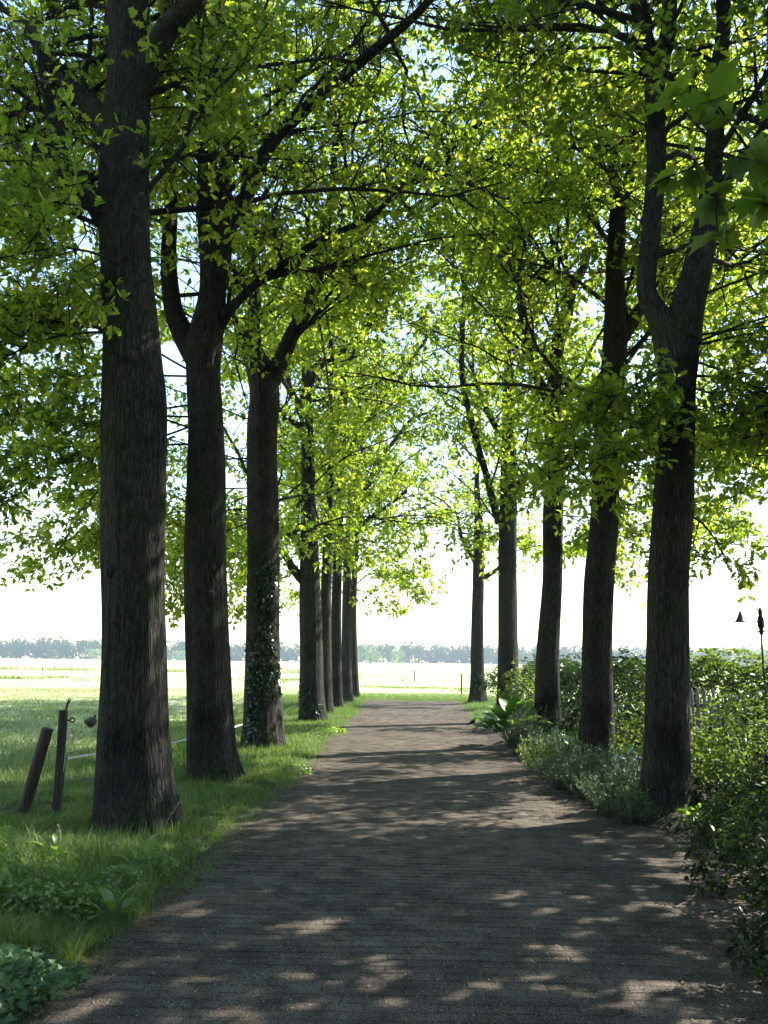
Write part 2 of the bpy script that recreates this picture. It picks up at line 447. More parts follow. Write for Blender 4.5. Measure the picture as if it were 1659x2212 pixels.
def ground_z(x, y):
    x, y = np.asarray(x, float), np.asarray(y, float)
    l = np.clip((path_left(y) + .02 - x) / .35, 0, 1)
    r = np.clip((x - path_right(y) - .0) / .5, 0, 1)
    e = np.clip((y - PATH_END) / .6, 0, 1)
    s = np.maximum(np.maximum(l, r), e)
    s = s * s * (3 - 2 * s)
    bump = .02 * vnoise(x, y, 3, 1.3) + .02 * vnoise(x, y, 4, .35)
    far = np.clip((np.hypot(x, y) - 60) / 100, 0, 1)
    return -.035 + s * (.075 + bump * (1 - far))

def grid_sheet(xs, ys, zf):
    X, Y = np.meshgrid(xs, ys)
    V = np.stack([X, Y, zf(X, Y)], -1).reshape(-1, 3)
    nx, ny = len(xs), len(ys)
    i = np.arange(nx - 1)[None] + np.arange(ny - 1)[:, None] * nx
    i = i.ravel()
    return V, np.stack([i, i + 1, i + 1 + nx, i + nx], 1)

xs = np.unique(np.concatenate([np.linspace(-3000, -60, 20), np.linspace(-60, -8, 25), np.linspace(-8, 8, 97), np.linspace(8, 60, 20), np.linspace(60, 3000, 20)]))
ys = np.unique(np.concatenate([np.linspace(-60, -2, 12), np.linspace(-2, 40, 121), np.linspace(40, 100, 50), np.linspace(100, 4000, 30)]))
mb = MB(); mb.add(*grid_sheet(xs, ys, ground_z))
o = mb.build('ground', ground_mat()); o['kind'] = 'structure'; o['label'] = 'grass verge and wide mown pasture reaching to the far wood'

def bed_edge_far(y): return np.interp(y, [-2, 8, 14, 24], [9, 9, 8, 5.5])
ys2 = np.linspace(-1.5, 23.5, 120); ts = np.linspace(0, 1, 40)
V = []
for yy in ys2:
    xa, xb = path_right(yy) + .05 + .25 * np.clip((yy - 21) / 2.5, 0, 1), bed_edge_far(yy)
    xx = xa + (xb - xa) * ts
    zz = ground_z(xx, np.full_like(xx, yy)) + .012 + .05 * np.sin(np.clip(ts * 6, 0, 1) * math.pi / 2) * np.clip((23.5 - yy) / 2, 0, 1) + .02 * vnoise(xx, np.full_like(xx, yy), 9, 4)
    V.append(np.stack([xx, np.full_like(xx, yy), zz], 1))
i = (np.arange(39)[None] + np.arange(119)[:, None] * 40).ravel()
mb = MB(); mb.add(np.vstack(V), np.stack([i, i + 1, i + 41, i + 40], 1))
o = mb.build('garden_soil', SOIL); o['kind'] = 'structure'; o['label'] = 'dark soil of the planting bed under the right-hand trees'

PAV = paver_mat('paver_brick', 1.0); SAND = paver_mat('joint_sand', .8)
ys3 = np.linspace(-1, PATH_END, 150); ts = np.linspace(0, 1, 14)
V = []
for yy in ys3:
    xa, xb = path_left(yy) - .12, path_right(yy) + .12
    xx = xa + (xb - xa) * ts
    V.append(np.stack([xx, np.full_like(xx, yy), -.0042 + .012 * vnoise(xx, xx * 0 + yy, 5, .8)], 1))
i = (np.arange(13)[None] + np.arange(149)[:, None] * 14).ravel()
mb = MB(); mb.add(np.vstack(V), np.stack([i, i + 1, i + 15, i + 14], 1))
lane = mb.build('path', SAND); lane['kind'] = 'structure'; lane['label'] = 'brick-paved lane strewn with grit running between the trees'
# pavers in stretcher bond, long side across the lane
PW, PD, PH = .2, .1, .012
def paver_verts(w, d):
    a, b = w / 2 - .003, d / 2 - .003
    c, e = a - .007, b - .007
    return np.array([(-a, -b, -.03), (a, -b, -.03), (a, b, -.03), (-a, b, -.03),
                     (-a, -b, -.005), (a, -b, -.005), (a, b, -.005), (-a, b, -.005),
                     (-c, -e, 0), (c, -e, 0), (c, e, 0), (-c, e, 0)])
PFACE = np.array([(0, 1, 5, 4), (1, 2, 6, 5), (2, 3, 7, 6), (3, 0, 4, 7), (4, 5, 9, 8), (5, 6, 10, 9), (6, 7, 11, 10), (7, 4, 8, 11), (8, 9, 10, 11)])
base = paver_verts(PW, PD)
m0 = MB(); m0.add(base, PFACE); paver_me = m0.mesh('paver', PAV, smooth=False)
rest = MB(); cand = []
prng = np.random.default_rng(3)
row = 0
for y in np.arange(2.6, PATH_END - .1, PD):
    off = (row % 2) * PW / 2 + prng.uniform(-.01, .01)
    row += 1
    xa, xb = float(path_left(y)), float(path_right(y))
    for x in np.arange(-2 + off, 3.2, PW):
        if x - PW / 2 < xa - .06 or x + PW / 2 > xb + .06: continue
        z = .0 + .012 * float(vnoise(x, y, 5, .8)) + prng.uniform(-.003, .0015)
        px, py, dz = project(np.array([x, y, z]))
        cand.append((y, x, z, prng.normal(0, .008, 2), prng.normal(0, .022), -20 < px < 1680 and py < 2240))
seen = sorted([c for c in cand if c[5]], key=lambda c: math.hypot(c[0], c[1]))
near = set((c[0], c[1]) for c in seen[:300])
for y, x, z, tl, rz, vis in cand:
    rot = Matrix.Rotation(rz, 3, 'Z') @ Matrix.Rotation(tl[0], 3, 'X') @ Matrix.Rotation(tl[1], 3, 'Y')
    if (y, x) in near:
        p = bpy.data.objects.new('paver', paver_me); sc.collection.objects.link(p)
        p.location = (x, y, z); p.rotation_euler = rot.to_euler(); p.parent = lane
    else:
        rest.add(base @ np.array(rot).T + np.array([x, y, z]), PFACE)
rest.build('paver_field', PAV, lane, smooth=False, kind='stuff')
# grit and leaf litter lying on the pavers
def scatter_on_lane(n, y0, y1, power):
    y = y0 + (y1 - y0) * rng.random(n) ** power
    a, b = path_left(y) - .1, path_right(y) + .1
    x = a + (b - a) * rng.random(n)
    return x, y, .003 + .012 * vnoise(x, y, 5, .8)
n = 24000
x, y, z = scatter_on_lane(n, 3.3, 13, 1.7)
octa = np.array([(1, 0, 0), (-.9, .2, 0), (.1, .9, 0), (0, -1, .1), (.1, 0, .8)])
of = np.array([(0, 2, 4), (2, 1, 4), (1, 3, 4), (3, 0, 4)])
s = rng.uniform(.002, .0042, n) * (1 + .9 * (rng.random(n) > .95))
an = rng.uniform(0, 6.28, n)
rx = octa[None, :, 0] * np.cos(an)[:, None] - octa[None, :, 1] * np.sin(an)[:, None]
ry = octa[None, :, 0] * np.sin(an)[:, None] + octa[None, :, 1] * np.cos(an)[:, None]
V = np.stack([x[:, None] + rx * s[:, None], y[:, None] + ry * s[:, None], z[:, None] + (octa[None, :, 2]) * s[:, None]], -1)
mb = MB(); mb.add(V.reshape(-1, 3), (np.arange(n)[:, None, None] * 5 + of[None]).reshape(-1, 3))
o = mb.build('gravel', stone_mat(), smooth=False, kind='stuff'); o['label'] = 'fine pale grit scattered over the brick lane'

# ------------------------------------------------------------------ leaves
def lobed(fold=.14, curl=.1):
    half = [(0, 0), (.15, .22), (.08, .33), (.27, .47), (.12, .58), (.29, .74), (.14, .83), (0, 1.0)]
    V = [(0, 0, 0), (0, 1.0, -curl)]
    for sgn in (1, -1):
        for (x, y) in half[1:-1]:
            V.append((sgn * x, y, abs(x) * fold * 2 - curl * y * y + .0))
    Fc = []
    for b in (2, 8):
        l1, s1, l2, s2, l3, s3 = range(b, b + 6)
        t = [(0, l1, s1), (s1, l2, s2), (s2, l3, s3), (0, s1, s2), (0, s2, s3), (0, s3, 1)]
        Fc += t if b == 2 else [(a, c, bb) for a, bb, c in t]
    return np.array(V), np.array(Fc)
def lobed_small(fold=.16, curl=.12):
    V = [(0, 0, 0), (0, 1, -curl), (.27, .45, .07), (.16, .66, .02), (-.25, .5, .07), (-.17, .68, .02)]
    return np.array(V), np.array([(0, 2, 3), (0, 3, 1), (0, 5, 4), (0, 1, 5)])
def oval(w=.3, fold=.12, curl=.12):
    V = [(0, 0, 0), (0, 1, -curl), (w * .8, .28, w * fold * 2), (w, .55, w * fold * 2 - curl * .3), (-w * .8, .28, w * fold * 2), (-w, .55, w * fold * 2 - curl * .3)]
    return np.array(V), np.array([(0, 2, 3), (0, 3, 1), (0, 5, 4), (0, 1, 5)])
def maple():
    half = [(0, 0), (.30, -.06), (.26, .12), (.56, .30), (.30, .42), (.30, .72), (.12, .66), (0, 1.0)]
    V = [(0, 0, 0), (0, 1.0, -.15)]
    for sgn in (1, -1):
        for (x, y) in half[1:-1]:
            V.append((sgn * x, y, abs(x) * .15 - .1 * y * y))
    Fc = []
    for b in (2, 8):
        a1, a2, a3, a4, a5, a6 = range(b, b + 6)
        t = [(0, a1, a2), (a2, a3, a4), (0, a2, a4), (a4, a5, a6), (0, a4, a6), (0, a6, 1)]
        Fc += t if b == 2 else [(a, c, bb) for a, bb, c in t]
    return np.array(V), np.array(Fc)
def ivyleaf():
    V = [(0, 0, 0), (0, 1, -.05), (.42, .12, .03), (.2, .42, .0), (-.42, .12, .03), (-.2, .42, 0)]
    return np.array(V), np.array([(0, 2, 3), (0, 3, 1), (0, 5, 4), (0, 1, 5)])
def kite():
    return np.array([(0, 0, 0), (.3, .55, .08), (0, 1, -.1), (-.28, .5, .08)]), np.array([(0, 1, 2), (0, 2, 3)])
T_KITE = kite()
T_NEAR, T_FAR, T_OVAL, T_NARROW, T_MAPLE, T_IVY = lobed(), lobed_small(), oval(), oval(.12, .1, .15), maple(), ivyleaf()

def put_leaves(mb, P, D, N, S, tpl, mat=0):
    """a leaf of template tpl at each P: axis D, face N, length S"""
    if len(P) == 0: return
    D = nrm(D); X = nrm(np.cross(D, N)); Nn = np.cross(X, D)
    V, Fc = tpl
    S = np.broadcast_to(np.asarray(S, float), (len(P),))
    o = P[:, None] + S[:, None, None] * (V[None, :, 0:1] * X[:, None] + V[None, :, 1:2] * D[:, None] + V[None, :, 2:3] * Nn[:, None])
    mb.add(o.reshape(-1, 3), (np.arange(len(P))[:, None, None] * len(V) + Fc[None]).reshape(-1, 3), mat)

def rosettes(C, A, k, droop=.25, spread=1.0, upw=.9, g=None):
    """k leaves radiating from each centre C about axis A -> positions, axes, faces"""
    g = g or rng
    M_ = len(C)
    C = np.repeat(C, k, 0); A = np.repeat(nrm(A), k, 0)
    n = len(C)
    r = g.normal(0, 1, (n, 3))
    D = nrm(A * .55 + spread * nrm(r - A * np.sum(r * A, 1)[:, None]) + np.array([0, 0, -droop]))
    N = nrm(np.array([0, 0, upw]) + g.normal(0, .55, (n, 3)) + A * .2)
    return C + D * .015, D, N

# ------------------------------------------------------------------ trees
def furrow(seed, amp, sides, root=0.0):
    r = np.random.default_rng(seed)
    ph = r.uniform(0, 6.28, 8); fr = np.array([9, 13, 17, 22, 5, 3, 2, 27])
    def f(ang, i):
        z = i * .11
        o = np.zeros_like(ang)
        for a, q in zip(fr, ph):
            w = amp * (1.0 if a > 6 else 1.6)
            o += w / 3.2 * np.sin(a * ang + q + 1.3 * np.sin(z * .9 + q * 3) + .8 * np.sin(z * 2.3 + q))
        return 1 + o + root * np.exp(-z / .22) * (np.sin(5 * ang + ph[0]) * .6 + np.sin(3 * ang + ph[1]) * .6 + np.sin(8 * ang + ph[2]) * .3)
    return f

def skeleton(tree, stems, env, nlimb, seed, dens=1.0, shy=False):
    """grow limbs, branches and twigs from the stems inside the crown; returns twig ends and all wood segments"""
    g = np.random.default_rng(seed)
    cx_, cy_, rad_, z0, z1 = env
    P0s, P1s, R0s, R1s, tips, axes = [], [], [], [], [], []
    def chain(start, d, L, r, seg, wob, upb):
        p = np.array(start, float); d = nrm(d); pts = [p]
        for k in range(seg):
            d = nrm(d + g.normal(0, wob, 3) + np.array([0, 0, upb]))
            p = p + d * L / seg
            pts.append(p)
        return np.array(pts)
    def rec(pts, r, level):
        n = len(pts) - 1
        rr = r * (1 - .75 * np.arange(n + 1) / n)
        for k in range(n):
            P0s.append(pts[k]); P1s.append(pts[k + 1]); R0s.append(rr[k]); R1s.append(rr[k + 1])
        return rr
    limbs = []
    allst = [s for s in stems]
    for _ in range(nlimb):
        st = allst[g.integers(len(allst))]
        ok = np.where(st[:, 2] > z0 + .4)[0]
        if len(ok) == 0: continue
        i = ok[g.integers(len(ok))]
        b = st[i]
        h = (b[2] - z0) / max(z1 - z0, .1)
        az = g.uniform(0, 2 * math.pi)
        if shy and math.sin(az) < -.15 and g.random() < .9: az = -az
        el = R_(g.uniform(22, 48) + 24 * h)
        d = np.array([math.cos(az) * math.cos(el), math.sin(az) * math.cos(el), math.sin(el)])
        L = rad_ * g.uniform(.65, 1.1) * (1 - .55 * max(0, h - .35))
        pts = chain(b[:3], d, L, 0, 7, .17, -.075 * (1 - h))
        limbs.append((pts, .013 + .006 * L))
    for pts, r in limbs:
        rec(pts, r, 0)
    # the traced stems and limbs carry side branches too
    carriers = [(p, len(p)) for p, r in limbs]
    for st in stems:
        up_ = st[st[:, 2] > z0 + .2]
        if len(up_) > 3 and st[-1, 3] < .09: carriers.append((up_[:, :3], len(up_)))
    for pts, _ in carriers:
        L = np.linalg.norm(np.diff(pts, axis=0), axis=1).sum()
        nb = max(3, int(L * 3.6 * dens))
        for k in range(nb):
            t = g.uniform(.18, 1.0)
            f = t * (len(pts) - 1); i = min(int(f), len(pts) - 2); q = f - i
            b = pts[i] * (1 - q) + pts[i + 1] * q
            ax = nrm(pts[i + 1] - pts[i])
            rnd = g.normal(0, 1, 3); rnd[2] *= .55
            d = nrm(ax * .6 + nrm(rnd - ax * (rnd @ ax)) * .9)
            l2 = g.uniform(.7, 1.7) * (1.15 - .5 * t)
            br = chain(b, d, l2, 0, 4, .2, .02)
            rec(br, .012, 1)
            nt_ = max(3, int(l2 * 5.5))
            for j in range(nt_):
                tt = g.uniform(.3, 1.0); ff = tt * 4; ii = min(int(ff), 3); qq = ff - ii
                bb = br[ii] * (1 - qq) + br[ii + 1] * qq
                rnd = g.normal(0, 1, 3); rnd[2] = rnd[2] * .6 - .1
                dd = nrm(nrm(br[ii + 1] - br[ii]) * .6 + nrm(rnd))
                l3 = g.uniform(.22, .55)
                e = bb + dd * l3
                P0s.append(bb); P1s.append(e); R0s.append(.005); R1s.append(.002)
                tips.append(e); axes.append(dd)
                tips.append(bb + dd * l3 * g.uniform(.3, .7) + g.normal(0, .05, 3)); axes.append(nrm(dd + g.normal(0, .6, 3)))
            tips.append(br[-1]); axes.append(nrm(br[-1] - br[-2]))
    return np.array(P0s), np.array(P1s), np.array(R0s), np.array(R1s), np.array(tips), np.array(axes)

LEAFCOUNT = 0
TRUNKS = []
def grow(name, label, base, stems, env, nlimb, seed, leafmat=OAK, size=.108, dens=1.0, per=5, tplnear=T_NEAR, ivy=None, group=None, extra=()):
    """stems: [(role, [(x, y, z, r)...])]; the first is the trunk"""
    global LEAFCOUNT
    g = np.random.default_rng(seed + 100)
    t = empty(name, (base[0], base[1], base[2]), label, 'tree', group)
    dist = math.hypot(base[0], base[1])
    TRUNKS.append((base[0], base[1], stems[0][1][1][3]))
    sk = []
    for k, (role, pts) in enumerate(stems):
        pts = np.asarray(pts, float)
        L = np.linalg.norm(np.diff(pts[:, :3], axis=0), axis=1).sum()
        n = max(6, int(L / (.11 if k == 0 and dist < 20 else .2)))
        s = spline(pts, n)
        s[:, 3] = np.maximum(s[:, 3], .008)
        if k:      # limbs wander a little
            w = np.sin(np.linspace(0, math.pi, n))[:, None]
            s[:, :3] += w * .04 * np.stack([np.sin(np.linspace(0, 5 + k, n) + k), np.cos(np.linspace(0, 7, n) + k), np.sin(np.linspace(0, 6, n))], 1)
        sk.append(s)
        mb = MB()
        sides = (72 if dist < 13 else 40) if k == 0 else (20 if pts[0, 3] > .06 else 10)
        add_tube(mb, s[:, :3], s[:, 3], sides, True, furrow(seed * 13 + k, .04 if k == 0 else .05, sides, .16 if k == 0 else 0))
        if k == 0:  # root collar lost in the turf: burls and scars
            for q in range(5):
                i = g.integers(n // 8, n // 2)
                a = g.uniform(0, 6.28)
                c = s[i, :3] + np.array([math.cos(a), math.sin(a), 0]) * s[i, 3] * .93
                rr = s[i, 3] * g.uniform(.1, .2)
                prof = [(rr * math.sin(u), rr * 1.3 * -math.cos(u)) for u in np.linspace(.02, math.pi - .02, 7)]
                lathe(mb, prof, c, 9)
        mb.build(role, BARK, t)
    P0, P1, R0, R1, tips, axes = skeleton(t, sk, env, nlimb, seed, dens, dist < 14.5)
    for (b, e, L, nn) in extra:                      # low boughs: start, end, sag, number of branches
        b, e = np.asarray(b, float), np.asarray(e, float)
        mid = (b + e) / 2 + np.array([0, 0, L])
        pl = spline(np.array([b, mid, e]), 9)
        rr = np.linspace(.018, .006, 9)
        P0 = np.vstack([P0, pl[:-1]]); P1 = np.vstack([P1, pl[1:]]); R0 = np.concatenate([R0, rr[:-1]]); R1 = np.concatenate([R1, rr[1:]])
        a, bb = [], []
        for _ in range(nn):
            u = g.uniform(.25, 1); f = u * 8; i = min(int(f), 7)
            s0 = pl[i] + (pl[i + 1] - pl[i]) * (f - i)
            d = nrm(nrm(e - b) * .5 + g.normal(0, .7, 3) * np.array([1, 1, .5]))
            l = g.uniform(.4, 1.0)
            a.append(s0); bb.append(s0 + d * l)
            for j in range(6):
                v = s0 + d * l * g.uniform(.3, 1); dd = nrm(d * .5 + g.normal(0, .7, 3) * np.array([1, 1, .6]))
                w = v + dd * g.uniform(.12, .4)
                a.append(v); bb.append(w)
                tips = np.vstack([tips, w, v + (w - v) * .5]); axes = np.vstack([axes, dd, nrm(dd + g.normal(0, .5, 3))])
        P0 = np.vstack([P0, a]); P1 = np.vstack([P1, bb]); R0 = np.concatenate([R0, np.full(len(a), .007)]); R1 = np.concatenate([R1, np.full(len(a), .003)])
    # nothing hangs below the crown's skirt except the low boughs
    mb = MB()
    thin = R0 < .006
    prisms(mb, P0[~thin], P1[~thin], R0[~thin], R1[~thin], 0, 5 if dist < 14 else 3)
    tv = thin & ((np.linalg.norm(P1 - CAMV, axis=1) < 16) | (g.random(len(P0)) < .15))
    prisms(mb, P0[tv], P1[tv], R0[tv], R1[tv], 0, 3)
    mb.build('branches', BARK, t, kind='stuff')
    # the roof over the lane is thinner than the outer crown
    kp = (np.abs(tips[:, 0]) > 1.9) | (g.random(len(tips)) < (.95 if dist < 18 else .62))
    hole = (vnoise(tips[:, 0] + .6 * tips[:, 1], tips[:, 2], 61, 1.3) + vnoise(tips[:, 1], tips[:, 2] - .5 * tips[:, 0], 62, 1.3))
    kp &= (hole < (.27 if dist < 15 else .16)) | (g.random(len(tips)) < .06) | (tips[:, 0] > 4.5) | (tips[:, 2] < 5.4)
    tips, axes = tips[kp], axes[kp]
    px, py, dz = project(tips)
    infr = (dz > .3) & (px > -60) & (px < 1720) & (py > -70) & (py < 2300)
    keep_out = (~infr) & (g.random(len(tips)) < .68)
    mb = MB()
    d = np.linalg.norm(tips - CAMV, axis=1)
    for sel, tpl, sz, k in ((infr & (d < 11.5), tplnear, size * 1.06, per), (infr & (d >= 11.5) & (d < 19), T_FAR, size * 1.12, per), (infr & (d >= 19), T_KITE, size * 1.35, per), (keep_out, T_KITE, size * 2.0, per)):
        if sel.sum() == 0: continue
        P, D, N = rosettes(tips[sel], axes[sel], k, g=g)
        put_leaves(mb, P, D, N, sz * g.uniform(.5, 1.3, len(P)), tpl)
        LEAFCOUNT += len(P)
    mb.build('crown', leafmat, t, kind='stuff')
    if ivy:                                           # (z0, z1, centre angle, half width, count)
        s = sk[0]; mb = MB()
        for (za, zb, a0, aw, cnt) in ivy:
            z = g.uniform(za, zb, cnt); a = a0 + aw * g.normal(0, .5, cnt)
            ok = g.random(cnt) < np.clip(1.2 - np.abs(a - a0) / aw * .7, 0, 1)
            z, a = z[ok], a[ok]
            c = np.stack([np.interp(z, s[:, 2], s[:, j]) for j in range(4)], 1)
            out = np.stack([np.cos(a), np.sin(a), 0 * a], 1)
            P = c[:, :3] + out * (c[:, 3:4] + g.uniform(.008, .035, (len(z), 1)))
            P[:, 2] = z
            D = nrm(np.array([0, 0, -.8]) + g.normal(0, .5, (len(z), 3)) + out * .3)
            put_leaves(mb, P, D, nrm(out + g.normal(0, .35, out.shape)), g.uniform(.045, .085, len(z)), T_IVY)
        mb.build('ivy', IVY, t, kind='stuff', label='glossy dark ivy climbing the bark')
    return t

def trace(pts, Y, Yend=None, base_r=None):
    """[(px, py, width px)] -> world points with radii; the line drifts from depth Y to Yend"""
    out = []
    n = len(pts)
    for i, (px, py, w) in enumerate(pts):
        yy = Y if Yend is None else Y + (Yend - Y) * i / (n - 1)
        p = W(px, py, yy)
        dist = np.linalg.norm(p - CAMV)
        out.append((p[0], p[1], p[2], w / 2 / F * (yy if True else dist)))
    return out

def extend(pts, dirs):
    """carry a stem on above the picture: [(dx, dy, dz, r)]"""
    out = list(pts)
    for dx, dy, dz, r in dirs:
        l = out[-1]
        out.append((l[0] + dx, l[1] + dy, l[2] + dz, r))
    return out

def bury(pts):
    """take the trunk down into the ground"""
    p = pts[0]
    return [(p[0], p[1], -.12, p[3] * 1.12), (p[0], p[1], .06, p[3] * 1.0)] + list(pts[1:])

# depths of the bases
D1, D2, D3, D4, D5, D6, D7, D8 = 8.35, 11.6, 15.6, 22.6, 25.2, 28.8, 32.5, 36.5
E1, E2, E3, E4, E5 = 9.5, 13.6, 17.2, 23.5, 33.5
OAKS = 'oaks lining the lane'

# --- left row
s = bury(trace([(298, 1772, 190), (294, 1735, 172), (291, 1690, 158), (289, 1600, 146), (290, 1450, 136), (290, 1296, 132), (289, 1100, 136), (291, 900, 138), (287, 790, 130), (283, 700, 122), (272, 560, 112), (267, 430, 116), (270, 300, 112), (280, 150, 104), (276, 40, 98)], D1))
s = extend(s, [(-.05, .1, 1.6, .17), (.1, .1, 2.2, .12), (.1, 0, 2.2, .05)])
grow('oak_tree', 'thickest oak, bare dark trunk standing beside the two wooden fence posts', (s[1][0], D1, 0), [
    ('trunk', s),
    ('limb', extend(trace([(300, 190, 70), (345, 90, 56), (395, 30, 50), (440, -20, 46)], D1, 8.0), [(.5, -.3, .7, .08), (.8, -.2, 1.3, .04)])),
    ('limb', trace([(235, 470, 70), (195, 425, 46), (148, 370, 36), (138, 310, 32), (118, 262, 26), (90, 160, 20), (70, 20, 14)], D1, 8.0)),
    ('limb', trace([(240, 290, 60), (195, 225, 46), (150, 190, 40), (115, 150, 30), (60, 60, 20)], D1, 8.9)),
    ('limb', trace([(190, 390, 40), (110, 355, 30), (40, 320, 28), (-30, 270, 22), (-120, 200, 14)], 8.5, 9.4)),
], (s[1][0], D1, 4.8, 4.2, 13), 36, 11, dens=1.15, extra=[((-2.8, 8.4, 5.0), (-4.9, 8.2, 4.1), .3, 22), ((-2.9, 8.5, 5.6), (-5.6, 9.4, 4.6), .5, 26), ((-2.9, 8.4, 6.2), (-4.6, 7.4, 5.6), .3, 20), ((-2.8, 8.4, 4.8), (-4.8, 9.3, 5.2), .3, 24), ((-2.8, 8.3, 5.6), (-3.9, 7.2, 5.2), .2, 14)])

s = bury(trace([(463, 1672, 122), (458, 1640, 108), (455, 1590, 100), (451, 1500, 94), (446, 1296, 89), (444, 1205, 86), (446, 955, 79), (440, 805, 77), (441, 740, 82), (456, 655, 66), (458, 590, 58), (447, 450, 44), (449, 250, 40), (452, 80, 38)], D2))
s = extend(s, [(.1, .1, 2.0, .09), (.1, .1, 2.2, .05)])
grow('oak_tree', 'second oak of the row beside the pasture, forking high, brambles at its foot', (s[1][0], D2, 0), [
    ('trunk', s),
    ('limb', extend(trace([(430, 770, 66), (395, 720, 50), (372, 665, 42), (362, 560, 36), (372, 420, 30), (368, 260, 24)], D2, 12.2), [(0, .3, 2.0, .05), (.1, .2, 1.8, .03)])),
    ('limb', extend(trace([(470, 600, 50), (489, 500, 40), (530, 430, 36), (585, 318, 34), (640, 262, 32), (690, 215, 30), (760, 150, 27), (830, 85, 24), (915, 5, 20)], D2, 10.6), [(.6, -.2, .8, .05), (.8, -.3, 1.0, .025)])),
    ('limb', trace([(474, 700, 34), (492, 676, 24), (546, 626, 19), (624, 566, 17), (709, 504, 15), (790, 470, 12), (850, 420, 9), (930, 330, 6)], D2, 10.8)),
    ('limb', trace([(466, 560, 40), (480, 400, 32), (496, 240, 28), (522, 120, 25), (566, 30, 20)], D2, 12.6)),
], (s[1][0], D2, 5.0, 4.2, 14), 36, 12, dens=1.15, extra=[((-3.0, 11.6, 4.6), (-6.0, 11.0, 3.4), .4, 28), ((-3.0, 11.6, 5.6), (-7.2, 12.0, 4.4), .6, 28), ((-3.0, 11.6, 5.6), (-6.6, 11.4, 6.4), .5, 30), ((-3.0, 11.6, 6.4), (-6.6, 12.4, 7.6), .5, 26), ((-3.0, 11.6, 4.8), (-5.6, 11.9, 5.0), .3, 24), ((-3, 11.6, 5.0), (-4.6, 10.6, 4.0), .3, 16), ((-3.0, 11.6, 5.2), (-6.4, 11.2, 3.3), .5, 22), ((-3.0, 11.6, 4.9), (-5.4, 12.8, 3.2), .5, 18)])

s = bury(trace([(569, 1606, 98), (568, 1580, 90), (567, 1540, 82), (567, 1446, 75), (567, 1296, 70), (569, 1205, 70), (566, 955, 67), (571, 850, 66), (562, 800, 62), (541, 745, 42), (546, 695, 34), (551, 620, 27), (541, 535, 22), (532, 440, 19), (525, 300, 16)], D3))
s = extend(s, [(0, .2, 2.0, .05)])
grow('oak_tree', 'oak with its trunk wrapped in dark glossy ivy, beside the pasture', (s[1][0], D3, 0), [
    ('trunk', s),
    ('limb', extend(trace([(585, 820, 46), (606, 778, 38), (628, 726, 34), (660, 670, 31), (682, 618, 28), (690, 570, 26), (702, 530, 25), (708, 478, 23), (722, 400, 18), (728, 300, 14)], D3, 15.2), [(.2, .1, 1.6, .05)])),
    ('limb', extend(trace([(706, 556, 20), (725, 542, 18), (756, 508, 17), (782, 484, 17), (843, 437, 15), (950, 345, 13), (1030, 268, 11), (1174, 148, 8)], 15.3, 14.2), [(.8, -.2, .6, .02)])),
    ('limb', trace([(776, 486, 13), (830, 462, 10), (880, 448, 8), (930, 430, 6)], 15.1, 14.6)),
], (s[1][0], D3, 5.2, 4.0, 15), 36, 13, dens=1.1, ivy=[(.9, 3.3, -1.2, 1.0, 1300), (.05, 1.6, -1.9, .5, 420)], extra=[((-2.7, 15.7, 4.4), (-7.0, 15.8, 3.3), .4, 30), ((-2.7, 15.7, 4.8), (-5.4, 17.4, 3.1), .4, 24), ((-2.7, 15.7, 6), (-8.5, 15.4, 6.8), .6, 34), ((-2.7, 15.7, 5.2), (-7.5, 14.6, 5.2), .5, 30), ((-2.7, 15.7, 7), (-7.5, 16.6, 8.6), .5, 28), ((-2.7, 15.7, 5.4), (-8, 16.5, 3.9), .6, 28), ((-2.6, 15.6, 4.8), (-6.0, 15.0, 3.3), .5, 20), ((-2.6, 15.6, 4.2), (-4.2, 14.9, 2.9), .3, 12)])

s = bury(trace([(674, 1550, 60), (673, 1530, 54), (672, 1480, 50), (672, 1400, 48), (671, 1340, 49), (669, 1205, 42), (667, 1105, 33), (664, 955, 28), (661, 860, 29), (664, 810, 26), (658, 740, 18), (652, 640, 14)], D4))
s = extend(s, [(.1, .2, 2.5, .06), (0, .2, 2, .03)])
grow('oak_tree', 'oak in the pasture row with several stubby side limbs and ivy only at its foot', (s[1][0], D4, 0), [
    ('trunk', s),
    ('limb', trace([(668, 830, 22), (686, 790, 19), (749, 757, 15), (796, 707, 13), (831, 663, 11), (870, 590, 8), (900, 500, 6)], D4, 21.8)),
    ('limb', trace([(664, 1215, 30), (645, 1170, 22), (625, 1150, 18), (590, 1130, 12), (540, 1090, 7)], D4, 23.4)),
    ('limb', trace([(656, 1255, 22), (630, 1225, 18), (610, 1195, 13), (585, 1160, 8)], D4, 22.0)),
    ('limb', trace([(656, 885, 20), (628, 850, 16), (608, 815, 12), (590, 760, 8)], D4, 23)),
    ('limb', trace([(658, 930, 18), (630, 912, 13), (600, 895, 9)], D4, 22.2)),
], (s[1][0], D4, 5.2, 4.0, 16), 36, 14, extra=[((-2.6, 22.6, 4.8), (-6.2, 22, 3.2), .5, 24), ((-2.6, 22.6, 6), (-9, 22, 7), .6, 34), ((-2.6, 22.6, 4.6), (-4.8, 23.5, 2.9), .4, 20), ((-2.6, 22.6, 5.4), (-8, 23, 4.0), .5, 24)], ivy=[(.05, 1.0, -2.2, .7, 300), (.05, .5, -.9, .5, 120)])

